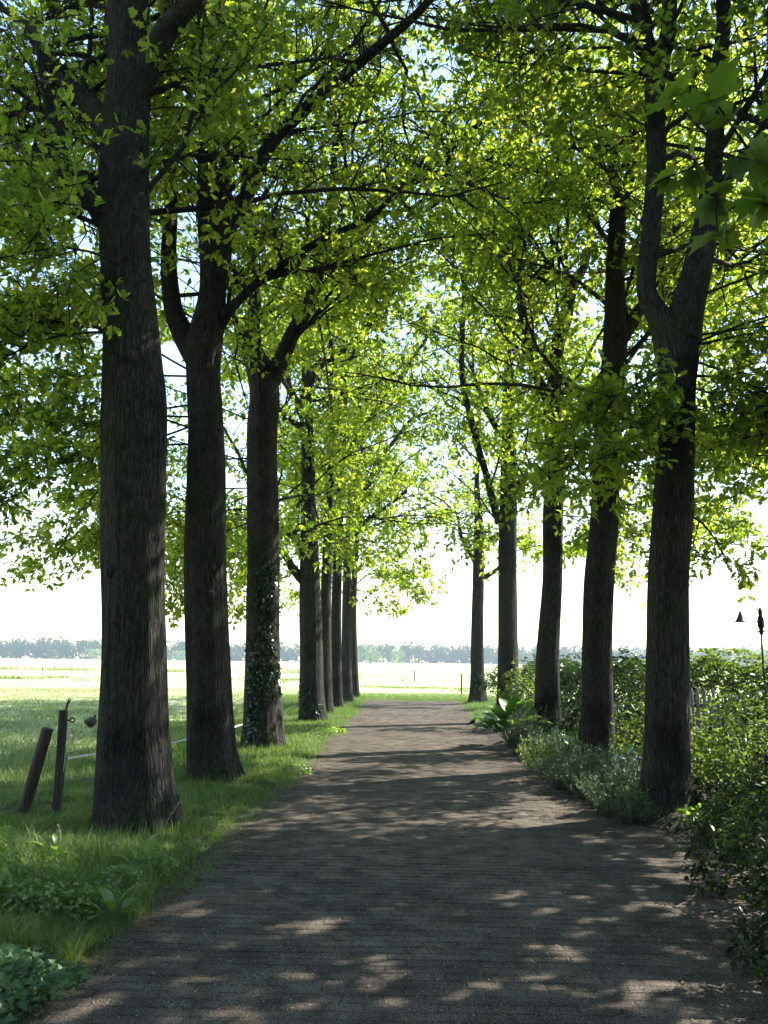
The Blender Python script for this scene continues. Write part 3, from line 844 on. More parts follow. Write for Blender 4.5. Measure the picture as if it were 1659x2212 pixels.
s = bury(trace([(706, 1537, 30), (705, 1500, 25), (704, 1400, 24), (704, 1296, 23), (707, 1205, 22), (711, 1105, 19), (716, 932, 17), (718, 838, 15), (714, 740, 11), (708, 640, 8)], D5))
s = extend(s, [(.1, .2, 2.5, .05)])
grow('oak_tree', 'slim brownish oak half hidden close behind the stubby-limbed oak', (s[1][0], D5, 0), [
    ('trunk', s),
    ('limb', trace([(724, 930, 14), (731, 879, 12), (743, 822, 11), (759, 776, 10), (777, 729, 8), (810, 640, 6)], D5, 24.6)),
], (s[1][0] + .2, D5, 4.4, 4.2, 15), 26, 15, extra=[((-2.5, 25.2, 4.6), (-6.0, 25.6, 3.2), .5, 22)])

s = bury(trace([(728, 1522, 30), (727, 1490, 25), (726, 1400, 23), (727, 1296, 22), (730, 1180, 20), (736, 1050, 17), (742, 900, 13), (746, 760, 9)], D6))
s = extend(s, [(.2, .2, 2.5, .04)])
grow('oak_tree', 'oak in the pasture row sending long slanting limbs over the lane', (s[1][0], D6, 0), [
    ('trunk', s),
    ('limb', trace([(736, 1010, 13), (760, 965, 11), (781, 929, 10), (837, 854, 9), (874, 807, 8), (906, 754, 7), (946, 688, 5)], D6, 28)),
    ('limb', trace([(732, 1180, 14), (755, 1160, 12), (790, 1130, 10), (830, 1095, 8), (880, 1060, 5)], D6, 28)),
], (s[1][0] + .4, D6, 4.6, 4.2, 16), 30, 16, extra=[((-2.4, 28.8, 5), (.4, 28.0, 4.2), .5, 18)])

s = bury(trace([(750, 1510, 28), (749, 1480, 23), (748, 1400, 20), (749, 1296, 19), (752, 1180, 17), (760, 1050, 14), (768, 900, 10)], D7))
s = extend(s, [(.2, .2, 2.5, .05)])
grow('oak_tree', 'last but one oak of the pasture row, drooping bright boughs over the lane', (s[1][0], D7, 0), [
    ('trunk', s),
    ('limb', trace([(756, 1110, 12), (780, 1070, 11), (806, 1026, 10), (828, 985, 9), (859, 944, 8), (890, 904, 7), (937, 888, 5)], D7, 31.5)),
], (s[1][0] + .6, D7, 4.6, 3.9, 16), 30, 17, extra=[((-2.4, 32.5, 4.6), (.6, 31.8, 3.9), .6, 22), ((-2.4, 32.5, 5.4), (1.0, 32.5, 5.0), .7, 22), ((-2.4, 32.5, 4.2), (-.4, 33.2, 3.4), .4, 16)])

s = bury(trace([(769, 1500, 20), (767, 1480, 17), (765, 1400, 14), (764, 1300, 13), (768, 1200, 12), (776, 1080, 10), (784, 960, 8)], D8))
s = extend(s, [(.2, .2, 2.5, .05)])
grow('oak_tree', 'farthest oak of the pasture row, thin trunk where the lane meets the field', (s[1][0], D8, 0), [('trunk', s)],
     (s[1][0] + .6, D8, 4.8, 4.0, 16), 30, 18, extra=[((-2.3, 36.5, 5), (.9, 36, 4.2), .6, 22), ((-2.3, 36.5, 5.6), (-4.8, 37, 4.2), .6, 16)])

# --- right row
s = bury(trace([(1440, 1728, 112), (1441, 1690, 102), (1442, 1620, 94), (1443, 1503, 90), (1444, 1253, 83), (1454, 1105, 85), (1462, 955, 77), (1464, 830, 80), (1461, 755, 96), (1428, 690, 58), (1400, 640, 44), (1398, 590, 43), (1407, 500, 44), (1418, 350, 43), (1414, 200, 44), (1427, 125, 46), (1446, 40, 36)], E1))
s = extend(s, [(.1, .1, 1.8, .1), (.2, .1, 2.2, .05)])
grow('oak_tree', 'tall oak forking into two thick stems, among shrubs at the garden side', (s[1][0], E1, 0), [
    ('trunk', s),
    ('limb', extend(trace([(1468, 740, 90), (1484, 660, 74), (1502, 590, 66), (1519, 500, 56), (1530, 440, 52), (1536, 370, 44), (1546, 260, 39), (1555, 150, 37), (1570, 40, 34)], E1, 9.8), [(.1, .1, 1.8, .08), (.2, 0, 2.0, .04)])),
    ('limb', trace([(1536, 420, 34), (1572, 388, 28), (1625, 360, 24), (1670, 325, 20), (1760, 260, 14)], 9.7, 9.2)),
    ('limb', trace([(1418, 120, 22), (1398, 50, 18), (1388, -10, 14)], E1, 9.2)),
], (s[1][0] + .3, E1, 5.0, 4.7, 14), 38, 21, dens=1.15, extra=[((3.0, 9.6, 5.2), (4.9, 10.4, 4.3), .3, 28), ((3.0, 9.5, 4.8), (4.0, 9.0, 3.9), .2, 18), ((2.9, 9.4, 4.9), (1.75, 8.9, 3.75), .2, 26), ((3.1, 9.6, 5.4), (7.2, 10.6, 4.8), .6, 30), ((3.1, 9.6, 5.8), (6.6, 8.2, 5.2), .6, 28), ((2.9, 9.5, 4.6), (2.15, 8.7, 3.7), .15, 20), ((3.0, 9.5, 4.9), (4.6, 8.9, 3.9), .3, 18), ((3.0, 9.5, 5.2), (6.4, 9.2, 4.6), .5, 24), ((3.0, 9.6, 5.2), (5.6, 7.4, 4.4), .5, 24), ((3.1, 9.5, 3.3), (3.7, 9.8, 2.75), .12, 7)])

s = bury(trace([(1288, 1636, 86), (1288, 1610, 78), (1290, 1560, 70), (1291, 1503, 64), (1290, 1400, 62), (1295, 1253, 62), (1307, 1105, 60), (1308, 955, 53), (1320, 855, 53), (1328, 755, 54), (1328, 680, 46), (1328, 605, 43), (1333, 500, 38), (1340, 430, 36), (1358, 390, 24), (1372, 310, 21), (1384, 200, 18)], E2))
s = extend(s, [(.1, .2, 2.2, .08), (0, .2, 2.2, .04)])
grow('oak_tree', 'second oak along the garden bed, slightly leaning, with a broken limb hanging', (s[1][0], E2, 0), [
    ('trunk', s),
    ('limb', trace([(1340, 440, 28), (1328, 380, 22), (1322, 328, 20)], E2)),
    ('limb', trace([(1334, 745, 30), (1358, 705, 26), (1385, 672, 24), (1425, 640, 22), (1480, 630, 20), (1560, 590, 15)], E2, 14.2)),
    ('limb', trace([(1330, 610, 22), (1352, 560, 19), (1415, 590, 2)], E2, 14)),
    ('limb', trace([(1316, 800, 26), (1294, 835, 26), (1274, 880, 26), (1254, 926, 6)], E2, 13.0)),
], (s[1][0] + .3, E2, 5.0, 4.5, 15), 38, 22, dens=1.15, extra=[((3.1, 13.6, 5.4), (6.2, 13.9, 4.6), .4, 30), ((3.1, 13.6, 5.0), (5.0, 14.2, 3.9), .3, 20), ((3.1, 13.6, 5.4), (7.2, 14.2, 4.4), .6, 30), ((3.1, 13.6, 5.0), (6.4, 13.2, 4.2), .5, 24), ((3.1, 13.6, 4.6), (2.0, 12.8, 4.2), .3, 12), ((3.1, 13.6, 4.6), (5.2, 12.0, 4.3), .5, 18)])

s = bury(trace([(1184, 1592, 62), (1184, 1570, 58), (1182, 1503, 52), (1184, 1400, 48), (1193, 1253, 42), (1195, 1105, 45), (1200, 1030, 44), (1196, 940, 40), (1190, 880, 34), (1180, 850, 24), (1156, 805, 20), (1140, 730, 19), (1126, 655, 19), (1126, 580, 18), (1130, 500, 16), (1120, 425, 14), (1105, 350, 11)], E3))
s = extend(s, [(-.2, .2, 2.0, .06), (0, .2, 2, .03)])
grow('oak_tree', 'third oak along the garden bed, its stem bending towards the lane', (s[1][0], E3, 0), [
    ('trunk', s),
    ('limb', extend(trace([(1198, 900, 32), (1196, 830, 30), (1204, 745, 30), (1222, 690, 29), (1233, 640, 27), (1246, 605, 24), (1264, 580, 18), (1280, 500, 14)], E3, 17.8), [(.2, .2, 2, .05)])),
    ('limb', trace([(1240, 610, 12), (1210, 600, 9), (1180, 615, 6)], 17.6, 17)),
], (s[1][0] + .2, E3, 4.8, 4.4, 15.5), 34, 23, dens=1.1, extra=[((2.8, 17.2, 4.6), (5.2, 17.4, 3.5), .4, 24), ((2.8, 17.2, 4.6), (3.9, 16.2, 3.6), .3, 14), ((2.8, 17.2, 5.2), (7.0, 18.0, 4.4), .6, 28), ((2.8, 17.2, 4.6), (6.0, 17.0, 4.0), .5, 22)])

s = bury(trace([(1094, 1545, 52), (1095, 1523, 46), (1097, 1450, 42), (1096, 1253, 38), (1096, 1205, 38), (1098, 1080, 36), (1099, 955, 32), (1098, 850, 27), (1098, 825, 20), (1095, 705, 14), (1085, 605, 11), (1080, 500, 8)], E4))
s = extend(s, [(.1, .2, 2.5, .05)])
grow('oak_tree', 'fourth oak along the garden side with one long thin limb curving upward', (s[1][0], E4, 0), [
    ('trunk', s),
    ('limb', trace([(1080, 1130, 20), (1068, 1098, 17), (1050, 1030, 15), (1030, 965, 15), (1011, 885, 14), (1000, 820, 13), (1002, 705, 12), (1007, 605, 11), (1012, 500, 9), (1022, 380, 6)], E4, 22.6)),
    ('limb', trace([(1108, 1060, 20), (1122, 1045, 16), (1142, 1031, 13), (1172, 1030, 10), (1200, 1000, 6)], E4, 22.8)),
    ('limb', trace([(1090, 945, 16), (1074, 925, 14), (1054, 888, 13), (1034, 846, 10), (1020, 790, 7)], E4, 24.2)),
    ('limb', trace([(1104, 830, 10), (1118, 805, 9), (1138, 775, 7)], E4, 23.2)),
], (s[1][0], E4, 4.6, 4.4, 16), 32, 24, extra=[((2.8, 23.5, 4.6), (5.6, 23.0, 4.0), .5, 20), ((2.8, 23.5, 5.2), (1.6, 22.6, 4.6), .3, 10)])

s = bury(trace([(1031, 1509, 44), (1031, 1495, 34), (1031, 1460, 29), (1031, 1400, 27), (1033, 1253, 24), (1034, 1155, 22), (1034, 1120, 18), (1030, 1040, 12), (1034, 960, 9), (1036, 860, 7)], E5))
s = extend(s, [(.1, .2, 2.5, .05)])
grow('oak_tree', 'farthest oak on the garden side, pale grey trunk on lit grass', (s[1][0], E5, 0), [
    ('trunk', s),
    ('limb', trace([(1026, 1215, 11), (1008, 1185, 9), (996, 1150, 8), (988, 1110, 5)], E5, 33)),
    ('limb', trace([(1040, 1250, 13), (1056, 1243, 11), (1074, 1232, 9), (1100, 1190, 6)], E5, 34)),
], (s[1][0] - .2, E5, 4.8, 6.2, 16), 30, 25, extra=[((2.7, 33.5, 7.2), (.6, 33.2, 6.8), .5, 22), ((2.7, 33.5, 6.6), (5.6, 33, 5.6), .5, 18)])

# --- garden maple whose boughs hang into the picture from the right
s = [(5.6, 5.4, -.1, .24), (5.6, 5.4, .1, .2), (5.6, 5.4, 1.5, .16), (5.6, 5.45, 3.0, .15), (5.6, 5.5, 4.6, .12), (5.6, 5.5, 6.5, .08), (5.6, 5.6, 9.5, .03)]
grow('maple_tree', 'garden maple whose large dark and sunlit leaves hang in at the upper right', (5.6, 5.4, 0), [
    ('trunk', s),
    ('limb', [(5.6, 5.4, 3.5, .07), (4.2, 4.4, 4.0, .05), (2.8, 3.6, 4.15, .03), (1.75, 3.4, 4.0, .012)]),
], (5.7, 5.4, 3.5, 3.9, 10), 38, 31, MAPLE, .13, 1.15, 5, T_MAPLE, extra=[((3.2, 3.55, 4.1), (1.5, 3.4, 3.85), .1, 5), ((5.4, 4.9, 4.2), (3.6, 1.6, 4.4), .6, 26), ((5.6, 5.0, 4.6), (6.4, 1.8, 5.0), .6, 26), ((5.8, 5.4, 4.2), (8.6, 4.6, 4.4), .6, 26), ((5.8, 5.5, 4.2), (8.6, 7.4, 4.6), .6, 26)])
# --- unseen oaks added level with the viewpoint, their crowns cutting overhead sky light
for lab, bx, by, sd in (('unseen oak added to the pasture row level with the viewpoint, crown blocking the sky overhead', -3.1, .8, 51), ('unseen oak added to the garden row level with the viewpoint, crown blocking the sky overhead', 3.4, -.6, 52)):
    s = [(bx, by, -.12, .42), (bx, by, .06, .38), (bx, by, .7, .31), (bx, by, 2.5, .29), (bx, by, 4.6, .27), (bx, by, 7, .2), (bx, by, 10, .1), (bx, by, 12.5, .03)]
    grow('oak_tree', lab, (bx, by, 0), [('trunk', s)], (bx, by, 4.2, 5.0, 12.5), 34, sd)

# ------------------------------------------------------------------ grass
def blades(n_or_xy, zf, h, w, lean=.5, single=False, mat=GRASS, name='grass', label='', g=rng, mb=None, clump=None):
    x, y = n_or_xy
    n = len(x)
    h = np.broadcast_to(h, (n,)) * g.uniform(.55, 1.3, n)
    z = zf(x, y) - .01
    a = g.uniform(0, 6.283, n); b = g.uniform(0, 6.283, n)
    side = np.stack([np.cos(a), np.sin(a), 0 * a], 1) * (np.broadcast_to(w, (n,)) * g.uniform(.7, 1.3, n))[:, None] / 2
    ln = np.stack([np.cos(b), np.sin(b), 0 * b], 1) * (h * lean * g.uniform(.2, 1.2, n))[:, None]
    P = np.stack([x, y, z], 1); U = np.array([0, 0, 1.0])
    own = mb is None
    mb = mb or MB()
    if single:
        V = np.stack([P - side, P + side, P + ln + U * h[:, None]], 1)
        mb.add(V.reshape(-1, 3), np.arange(n * 3).reshape(-1, 3))
    else:
        m = P + ln * .35 + U * (h * .6)[:, None]
        V = np.stack([P - side, P + side, m + side * .75, m - side * .75, P + ln + U * (h * .95)[:, None]], 1)
        k = np.arange(n)[:, None] * 5
        mb.add(V.reshape(-1, 3), k + np.array([[0, 1, 2, 3]]))
        mb.f.append(k + np.array([[3, 2, 4]]) + mb.n - n * 5); mb.m.append(0)
    if own:
        o = mb.build(name, mat, smooth=True, kind='stuff'); o['label'] = label
        return o

def strip(n, y0, y1, x0f, x1f, pw=1.0):
    y = y0 + (y1 - y0) * rng.random(n) ** pw
    a, b = x0f(y), x1f(y)
    return a + (b - a) * rng.random(n), y

def patchy(x, y, seed, cut):
    k = vnoise(x, y, seed, 1.1) + .6 * vnoise(x, y, seed + 1, 3.5) > cut
    return x[k], y[k]

mb = MB()
edge = lambda y: path_left(y) + .03 + .05 * np.sin(y * 5) * np.sin(y * 2.3)
x, y = strip(62000, 3.2, 12.5, lambda y: np.maximum(-5.2, -.50 * y - .4), edge, 1.25)
x, y = patchy(x, y, 25, -.75)
blades((x, y), ground_z, .075 + .03 * vnoise(x, y, 21, 1.2), .006, .7, mb=mb)
x, y = strip(42000, 12, 38, lambda y: np.full_like(y, -5.5), edge, 1.2)
blades((x, y), ground_z, .085 + .02 * vnoise(x, y, 21, 1.2), .014, .6, True, mb=mb)
x, y = strip(9000, 22.5, 38, lambda y: path_right(y) + .03, lambda y: np.full_like(y, 5.5), 1.0)
blades((x, y), ground_z, .08, .015, .6, True, mb=mb)
x, y = strip(9000, PATH_END - .2, PATH_END + 6, lambda y: np.full_like(y, -2.6), lambda y: np.full_like(y, 4.0), 1.5)
blades((x, y), ground_z, .09, .018, .6, True, mb=mb)
# fringe along the lane edge
y = 3.4 + 26 * rng.random(9000) ** 1.6; x = edge(y) + rng.normal(0, .05, 9000)
blades((x, y), ground_z, .07, .007, 1.1, True, mb=mb)
o = mb.build('verge_grass', GRASS, kind='stuff'); o['label'] = 'short green grass of the verge beside the brick lane'
mb = MB()
x, y = strip(52000, 5.5, 44, lambda y: -.50 * y - 1.5, lambda y: np.full_like(y, -4.2), 1.15)
x, y = patchy(x, y, 31, -.9)
blades((x, y), ground_z, .09 + .05 * vnoise(x, y, 33, .5), .02, .8, True, mb=mb)
for (ya, yb, xa, xb, cnt, hh) in ((56, 62, -40, -8, 9000, .30), (96, 104, -60, -10, 8000, .45), (64, 66, -30, -6, 3000, .2), (44, 58, -3, 5, 6000, .12), (60, 110, -8, 14, 7000, .16), (110, 190, -30, 30, 5000, .3)):
    x = rng.uniform(xa, xb, cnt); y = rng.uniform(ya, yb, cnt)
    x, y = patchy(x * .25, y * .6, int(ya), .55)
    blades((x * 4, y / .6), ground_z, hh, .06, .7, True, mb=mb)
o = mb.build('field_grass', FGRASS, kind='stuff'); o['label'] = 'tussocky pasture grass beyond the tree row'

# taller seeding stalks and weeds at the near verge
def stalks(name, pts, label, cat, leafm, group=None):
    for i, (px, py, h, lean, az) in enumerate(pts):
        b = G(px, py, .04)
        e = empty(name, b, label if isinstance(label, str) else label[i], cat, group)
        tip = b + np.array([math.cos(az) * lean, math.sin(az) * lean, h])
        mid = (b + tip) / 2 + np.array([-math.cos(az) * lean * .2, -math.sin(az) * lean * .2, h * .15])
        pl = spline(np.array([b, mid, tip]), 8)
        mb = MB(); add_tube(mb, pl, np.linspace(.004, .0015, 8), 4); mb.build('stalk', leafm, e)
        mb = MB()
        n = 26; f = rng.uniform(.72, 1, n); P = np.stack([np.interp(f, np.linspace(0, 1, 8), pl[:, k]) for k in range(3)], 1)
        put_leaves(mb, P, nrm(np.array([0, 0, .8]) + rng.normal(0, .45, (n, 3))), rng.normal(0, 1, (n, 3)), rng.uniform(.015, .03, n), T_NARROW)
        mb.build('seed_head', leafm, e)
stalks('grass_stalk', [(345, 1850, .4, .14, .5), (130, 1870, .28, .05, 2.6), (228, 1890, .25, .06, .2)],
       ['tallest pale grass stalk gone to seed, in front of the thickest oak', 'short pale seed stalk below the leaning post', 'pale seed stalk between the docks and the lane'] , 'grass stalk', DRY, 'seeding grass stalks by the thickest oak')

# ------------------------------------------------------------------ plants
def shrub(name, label, cat, c, rx, ry, h, nstem, nleaf, size, mat, tpl=T_OVAL, z0=.1, group=None, seed=0, k=5, droop=.2, fill=.55, stem_r=.008, top=1.0, petals=None):
    """stems from the ground fanning into an uneven mound of leafy clumps"""
    g = np.random.default_rng(seed + 500)
    cz = float(ground_z(c[0], c[1]))
    e = empty(name, (c[0], c[1], cz), label, cat, group)
    mb = MB()
    nc = nleaf // k
    u = g.normal(0, 1, (nc, 3)); u = nrm(u) * (fill + (1 - fill) * g.random((nc, 1))) ** .6
    u[:, 2] = np.abs(u[:, 2]) ** top
    lump = 1 + .22 * np.sin(5 * np.arctan2(u[:, 1], u[:, 0]) + seed) * np.cos(3 * u[:, 2] + seed) + g.normal(0, .06, nc)
    C = np.stack([c[0] + rx * u[:, 0] * lump, c[1] + ry * u[:, 1] * lump, cz + h * (z0 + (1 - z0) * u[:, 2]) * (.9 + .1 * lump) * g.uniform(.82, 1.06, nc)], 1)
    sP0, sP1, r0s, r1s = [], [], [], []
    for i in range(nstem):
        t = C[g.integers(nc)]
        b = np.array([c[0] + g.normal(0, rx * .14), c[1] + g.normal(0, ry * .14), cz - .04])
        m = b * .45 + t * .55 + np.array([0, 0, h * .12])
        pl = spline(np.array([b, m, t]), 6)
        for q in range(5):
            sP0.append(pl[q]); sP1.append(pl[q + 1]); r0s.append(stem_r * (1 - .15 * q)); r1s.append(stem_r * (1 - .15 * (q + 1)))
    prisms(mb, sP0, sP1, r0s, r1s, 0, 4)
    mb.build('stems', STEM, e, kind='stuff')
    ax = nrm(C - np.array([c[0], c[1], cz + h * .2]) + np.array([0, 0, .1]))
    P, D, N = rosettes(C, ax, k, droop, 1.0, .8, g)
    P = P + g.normal(0, size * .35, P.shape)
    P[:, 2] = np.maximum(P[:, 2], cz + .02)
    mb = MB(); put_leaves(mb, P, D, N, size * g.uniform(.6, 1.25, len(P)), tpl)
    mb.build('foliage', mat, e, kind='stuff')
    if petals:
        pm, pts, ps = petals
        for q in pts:
            mb = MB(); q = np.asarray(q, float)
            n = 7; a = np.arange(n) * 2 * math.pi / n
            D = np.stack([np.cos(a), np.sin(a), .35 + 0 * a], 1)
            put_leaves(mb, np.repeat(q[None], n, 0), D, np.array([0, 0, 1.0]) + g.normal(0, .2, (n, 3)), np.full(n, ps), T_OVAL)
            mb.build('flower', pm, e)
    return e

STEM = noise_mat('shrub_stem', [(.3, (.03, .022, .016)), (.7, (.09, .07, .05))], (1, 1, 1), 30, 4, .9)

def hedge(name, label, p0, p1, h, th, n, size, mat, tpl, seed, spikes=0):
    """a long clipped or shaggy hedge between two ground points"""
    g = np.random.default_rng(seed)
    p0, p1 = np.array(p0, float), np.array(p1, float)
    L = np.linalg.norm(p1 - p0); d = (p1 - p0) / L; s = np.array([-d[1], d[0]])
    e = empty(name, (p0[0], p0[1], 0), label, 'hedge')
    t = g.random(n); a = g.uniform(0, math.pi, n); r = g.uniform(.62, 1.0, n) ** .5
    hh = h * (1 + .07 * np.sin(t * L * 2.1 + seed) + .05 * np.sin(t * L * 5.3))
    off = np.cos(a) * th / 2 * r * (1 + .15 * np.sin(t * L * 3 + a * 2))
    z = np.where(g.random(n) < .55, hh * (.62 + .38 * np.sin(a) * r), hh * g.uniform(.05, .9, n)) + g.normal(0, .03, n)
    xy = p0 + d * (t * L)[:, None] + s * off[:, None]
    C = np.stack([xy[:, 0], xy[:, 1], z], 1)
    if spikes:
        q = g.random(spikes); b = p0 + d * (q * L)[:, None] + s * g.normal(0, th * .25, (spikes, 1))
        zz = h * (1 + .07 * np.sin(q * L * 2.1 + seed)) + g.uniform(0, .22, spikes)
        C = np.vstack([C, np.stack([b[:, 0], b[:, 1], zz], 1)])
    A = nrm(np.stack([s[0] * np.sign(np.cos(a)), s[1] * np.sign(np.cos(a)), .6 + 0 * a], 1))
    if spikes: A = np.vstack([A, np.tile([[0, 0, 1.0]], (spikes, 1))])
    P, D, N = rosettes(C, A, 4, .15, 1.0, .7, g)
    mb = MB(); put_leaves(mb, P, D, N, size * g.uniform(.6, 1.2, len(P)), tpl)
    mb.build('foliage', mat, e, kind='stuff')
    mb = MB()
    for i in range(int(L * 2.5)):
        b = p0 + d * g.uniform(0, L) + s * g.normal(0, th * .12)
        add_tube(mb, np.array([(b[0], b[1], -.05), (b[0] + g.normal(0, .08), b[1] + g.normal(0, .08), h * .5), (b[0] + g.normal(0, .15), b[1] + g.normal(0, .15), h * .85)]), [.02, .014, .006], 5)
    mb.build('stems', STEM, e, kind='stuff')
    return e

# hedges and fence behind the right-hand trees
hedge('laurel_hedge', 'dark evergreen hedge behind the oaks of the garden side', (3.9, 27.5), (4.3, 16.0), 1.5, 1.1, 4800, .10, LAUREL, T_KITE, 41, 300)
hedge('clipped_hedge', 'sunlit bright green hedge rising behind the paling fence', (4.4, 17.2), (10.5, 14.6), 1.56, 1.2, 5600, .085, HEDGE, T_KITE, 42, 700)
PALE = noise_mat('silvered_wood', [(.3, (.2, .18, .16)), (.6, (.32, .3, .27)), (.8, (.42, .4, .37))], (14, 14, 1.2), 3, 7, .9, .5, 4, .01)
A, B = np.array([4.25, 15.4]), np.array([8.3, 13.2])
fence = empty('paling_fence', (A[0], A[1], 0), 'weathered grey paling fence in front of the sunlit hedge', 'fence')
dirf = (B - A) / np.linalg.norm(B - A); rzf = math.atan2(dirf[1], dirf[0])
fr = random.Random(5)
nst = int(np.linalg.norm(B - A) / .085)
for i in range(nst):
    p = A + dirf * (.085 * i); hgt = 1.16 + fr.uniform(-.06, .05)
    m0 = MB()
    w, th = .048 + fr.uniform(-.006, .006), .018
    v = [(-w / 2, -th / 2, 0), (w / 2, -th / 2, 0), (w / 2, th / 2, 0), (-w / 2, th / 2, 0), (-w / 2, -th / 2, hgt - .06), (w / 2, -th / 2, hgt - .06), (w / 2, th / 2, hgt - .06), (-w / 2, th / 2, hgt - .06), (0, -th / 2, hgt), (0, th / 2, hgt)]
    a = fr.uniform(-.03, .03)
    v = np.array(v); v[:, 0] += v[:, 2] * a
    c, s_ = math.cos(rzf), math.sin(rzf)
    v = np.stack([p[0] + v[:, 0] * c - v[:, 1] * s_, p[1] + v[:, 0] * s_ + v[:, 1] * c, v[:, 2]], 1)
    m0.add(v, [(0, 1, 5, 4), (1, 2, 6, 5), (2, 3, 7, 6), (3, 0, 4, 7)]); m0.add(v, [(4, 5, 8), (6, 7, 9)]); m0.add(v, [(5, 6, 9, 8), (7, 4, 8, 9)])
    m0.build('paling', PALE, fence, smooth=False)
for z in (.35, .9):
    m0 = MB(); mid = (A + B) / 2 + np.array([-dirf[1], dirf[0]]) * .032
    box(m0, (mid[0], mid[1], z), (np.linalg.norm(B - A), .03, .06), rzf); m0.build('rail', POST, fence, smooth=False)

# rhododendron and taller shrubs between the trunks
shrub('rhododendron', 'tall dark shrub with long leathery leaves between the second and third garden oaks', 'shrub', (3.9, 15.3), .85, .8, 1.78, 14, 2600, .13, LAUREL, T_NARROW, .05, seed=1, k=7, droop=.35)
shrub('shrub', 'fresh light green shrub between the third and fourth garden oaks', 'shrub', (2.75, 20.6), .65, .7, 1.55, 14, 2400, .075, HEDGE, T_OVAL, .05, seed=2)
shrub('shrub', 'young open shrub with a bare stem beside the farthest garden oak', 'shrub', (3.2, 29.5), .75, .8, 1.5, 8, 1500, .09, LAUREL, T_OVAL, .38, seed=3)
shrub('shrub', 'yellowish-tinged bush right behind the second garden oak', 'shrub', (3.55, 12.9), .6, .5, 1.15, 12, 1900, .06, HEDGE, T_OVAL, .05, seed=4)
shrub('shrub', 'dark small-leaved bush to the left of the second garden oak', 'shrub', (3.15, 15.6), .5, .5, 1.15, 12, 1700, .055, SHADE, T_OVAL, .05, seed=5)
shrub('rose_bush', 'airy arching bush with a red bloom right of the forked oak', 'shrub', (3.75, 9.6), .62, .7, 1.42, 26, 2300, .055, HEDGE, T_OVAL, .12, seed=6, k=4, fill=.3, petals=(RED, [(3.86, 9.0, .72), (4.02, 8.8, .78)], .035))
shrub('shrub', 'broad leafy bush in front of the paling fence', 'shrub', (4.9, 12.4), .9, .8, 1.4, 18, 3000, .07, LAUREL, T_OVAL, .05, seed=7, fill=.3)
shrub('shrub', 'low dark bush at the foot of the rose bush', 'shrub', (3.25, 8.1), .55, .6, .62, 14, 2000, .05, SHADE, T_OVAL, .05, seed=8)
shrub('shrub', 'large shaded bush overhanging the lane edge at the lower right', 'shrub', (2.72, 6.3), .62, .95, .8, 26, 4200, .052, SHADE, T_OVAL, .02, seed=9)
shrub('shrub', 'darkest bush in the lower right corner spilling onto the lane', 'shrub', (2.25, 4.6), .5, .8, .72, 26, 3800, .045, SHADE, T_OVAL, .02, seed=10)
shrub('shrub', 'tall bush filling the right edge behind the shaded bush', 'shrub', (4.1, 7.3), .8, .8, 1.15, 22, 2600, .06, HEDGE, T_OVAL, .05, seed=12, fill=.3)
shrub('seedling', 'small pale-leaved seedling on the soil before the forked oak', 'plant', (2.78, 8.65), .14, .14, .2, 6, 70, .05, LIME, T_OVAL, .3, seed=13)
shrub('seedling', 'wispy pale weed by the forked oak, nearest the rose bush', 'plant', (3.15, 8.35), .18, .16, .34, 8, 120, .04, LIME, T_OVAL, .3, seed=14)

shrub('shrub', 'sunlit leafy bush just behind the forked oak', 'shrub', (3.75, 11.3), .7, .6, 1.0, 16, 2200, .065, HEDGE, T_OVAL, .05, seed=15, fill=.3)
shrub('shrub', 'twiggy bush under the hanging bell', 'shrub', (4.6, 10.4), .7, .6, 1.05, 24, 2000, .06, LAUREL, T_OVAL, .05, seed=16, fill=.3)
shrub('ground_cover', 'low dark leaves on the soil right of the forked oak', 'plant', (3.55, 8.95), .45, .35, .3, 10, 900, .06, SHADE, T_OVAL, .05, seed=17)
shrub('shrub', 'tall dark bush added at the right picture edge to shade the lane corner', 'shrub', (3.05, 5.0), .85, .8, 1.75, 24, 3200, .06, SHADE, T_OVAL, .02, seed=18)  # added as a shade caster for the near right end of the lane
shrub('ground_cover', 'low dark leaves at the right foot of the forked oak', 'plant', (3.25, 9.35), .3, .3, .34, 10, 600, .055, SHADE, T_OVAL, .05, seed=26)
shrub('ground_cover', 'creeping dark leaves on the soil before the forked oak', 'plant', (2.95, 8.55), .42, .28, .14, 8, 700, .045, SHADE, T_OVAL, .05, seed=27)
# edging plants spilling onto the lane
def spires(name, label, group, c, r, h, n, mat, seed, tint=None, leaf=.045):
    g = np.random.default_rng(seed + 900)
    cz = float(ground_z(c[0], c[1])) + .03
    e = empty(name, (c[0], c[1], cz), label, 'plant', group)
    a = g.uniform(0, 6.283, n); q = np.sqrt(g.random(n))
    b = np.stack([c[0] + r * .5 * q * np.cos(a), c[1] + r * .5 * q * np.sin(a), np.full(n, cz - .03)], 1)
    t = np.stack([c[0] + r * 1.15 * q * np.cos(a), c[1] + r * 1.15 * q * np.sin(a), cz + h * g.uniform(.55, 1.05, n) * (1.05 - .4 * q ** 2)], 1)
    mb = MB(); prisms(mb, b, t, .003, .0015); mb.build('stems', STEM, e, kind='stuff')
    k = 15
    f = g.uniform(.15, 1, (n, k)); P = (b[:, None] + (t - b)[:, None] * f[:, :, None]).reshape(-1, 3)
    ax = np.repeat(nrm(t - b), k, 0)
    D = nrm(ax * .5 + nrm(g.normal(0, 1, P.shape)) * .8 + np.array([0, 0, .2]))
    mb = MB(); put_leaves(mb, P, D, np.array([0, 0, 1.0]) + g.normal(0, .5, P.shape), leaf * g.uniform(.6, 1.3, len(P)) , T_NARROW if leaf < .07 else T_OVAL)
    mb.build('foliage', mat, e, kind='stuff')
    return e
eg = random.Random(9)
k = 0
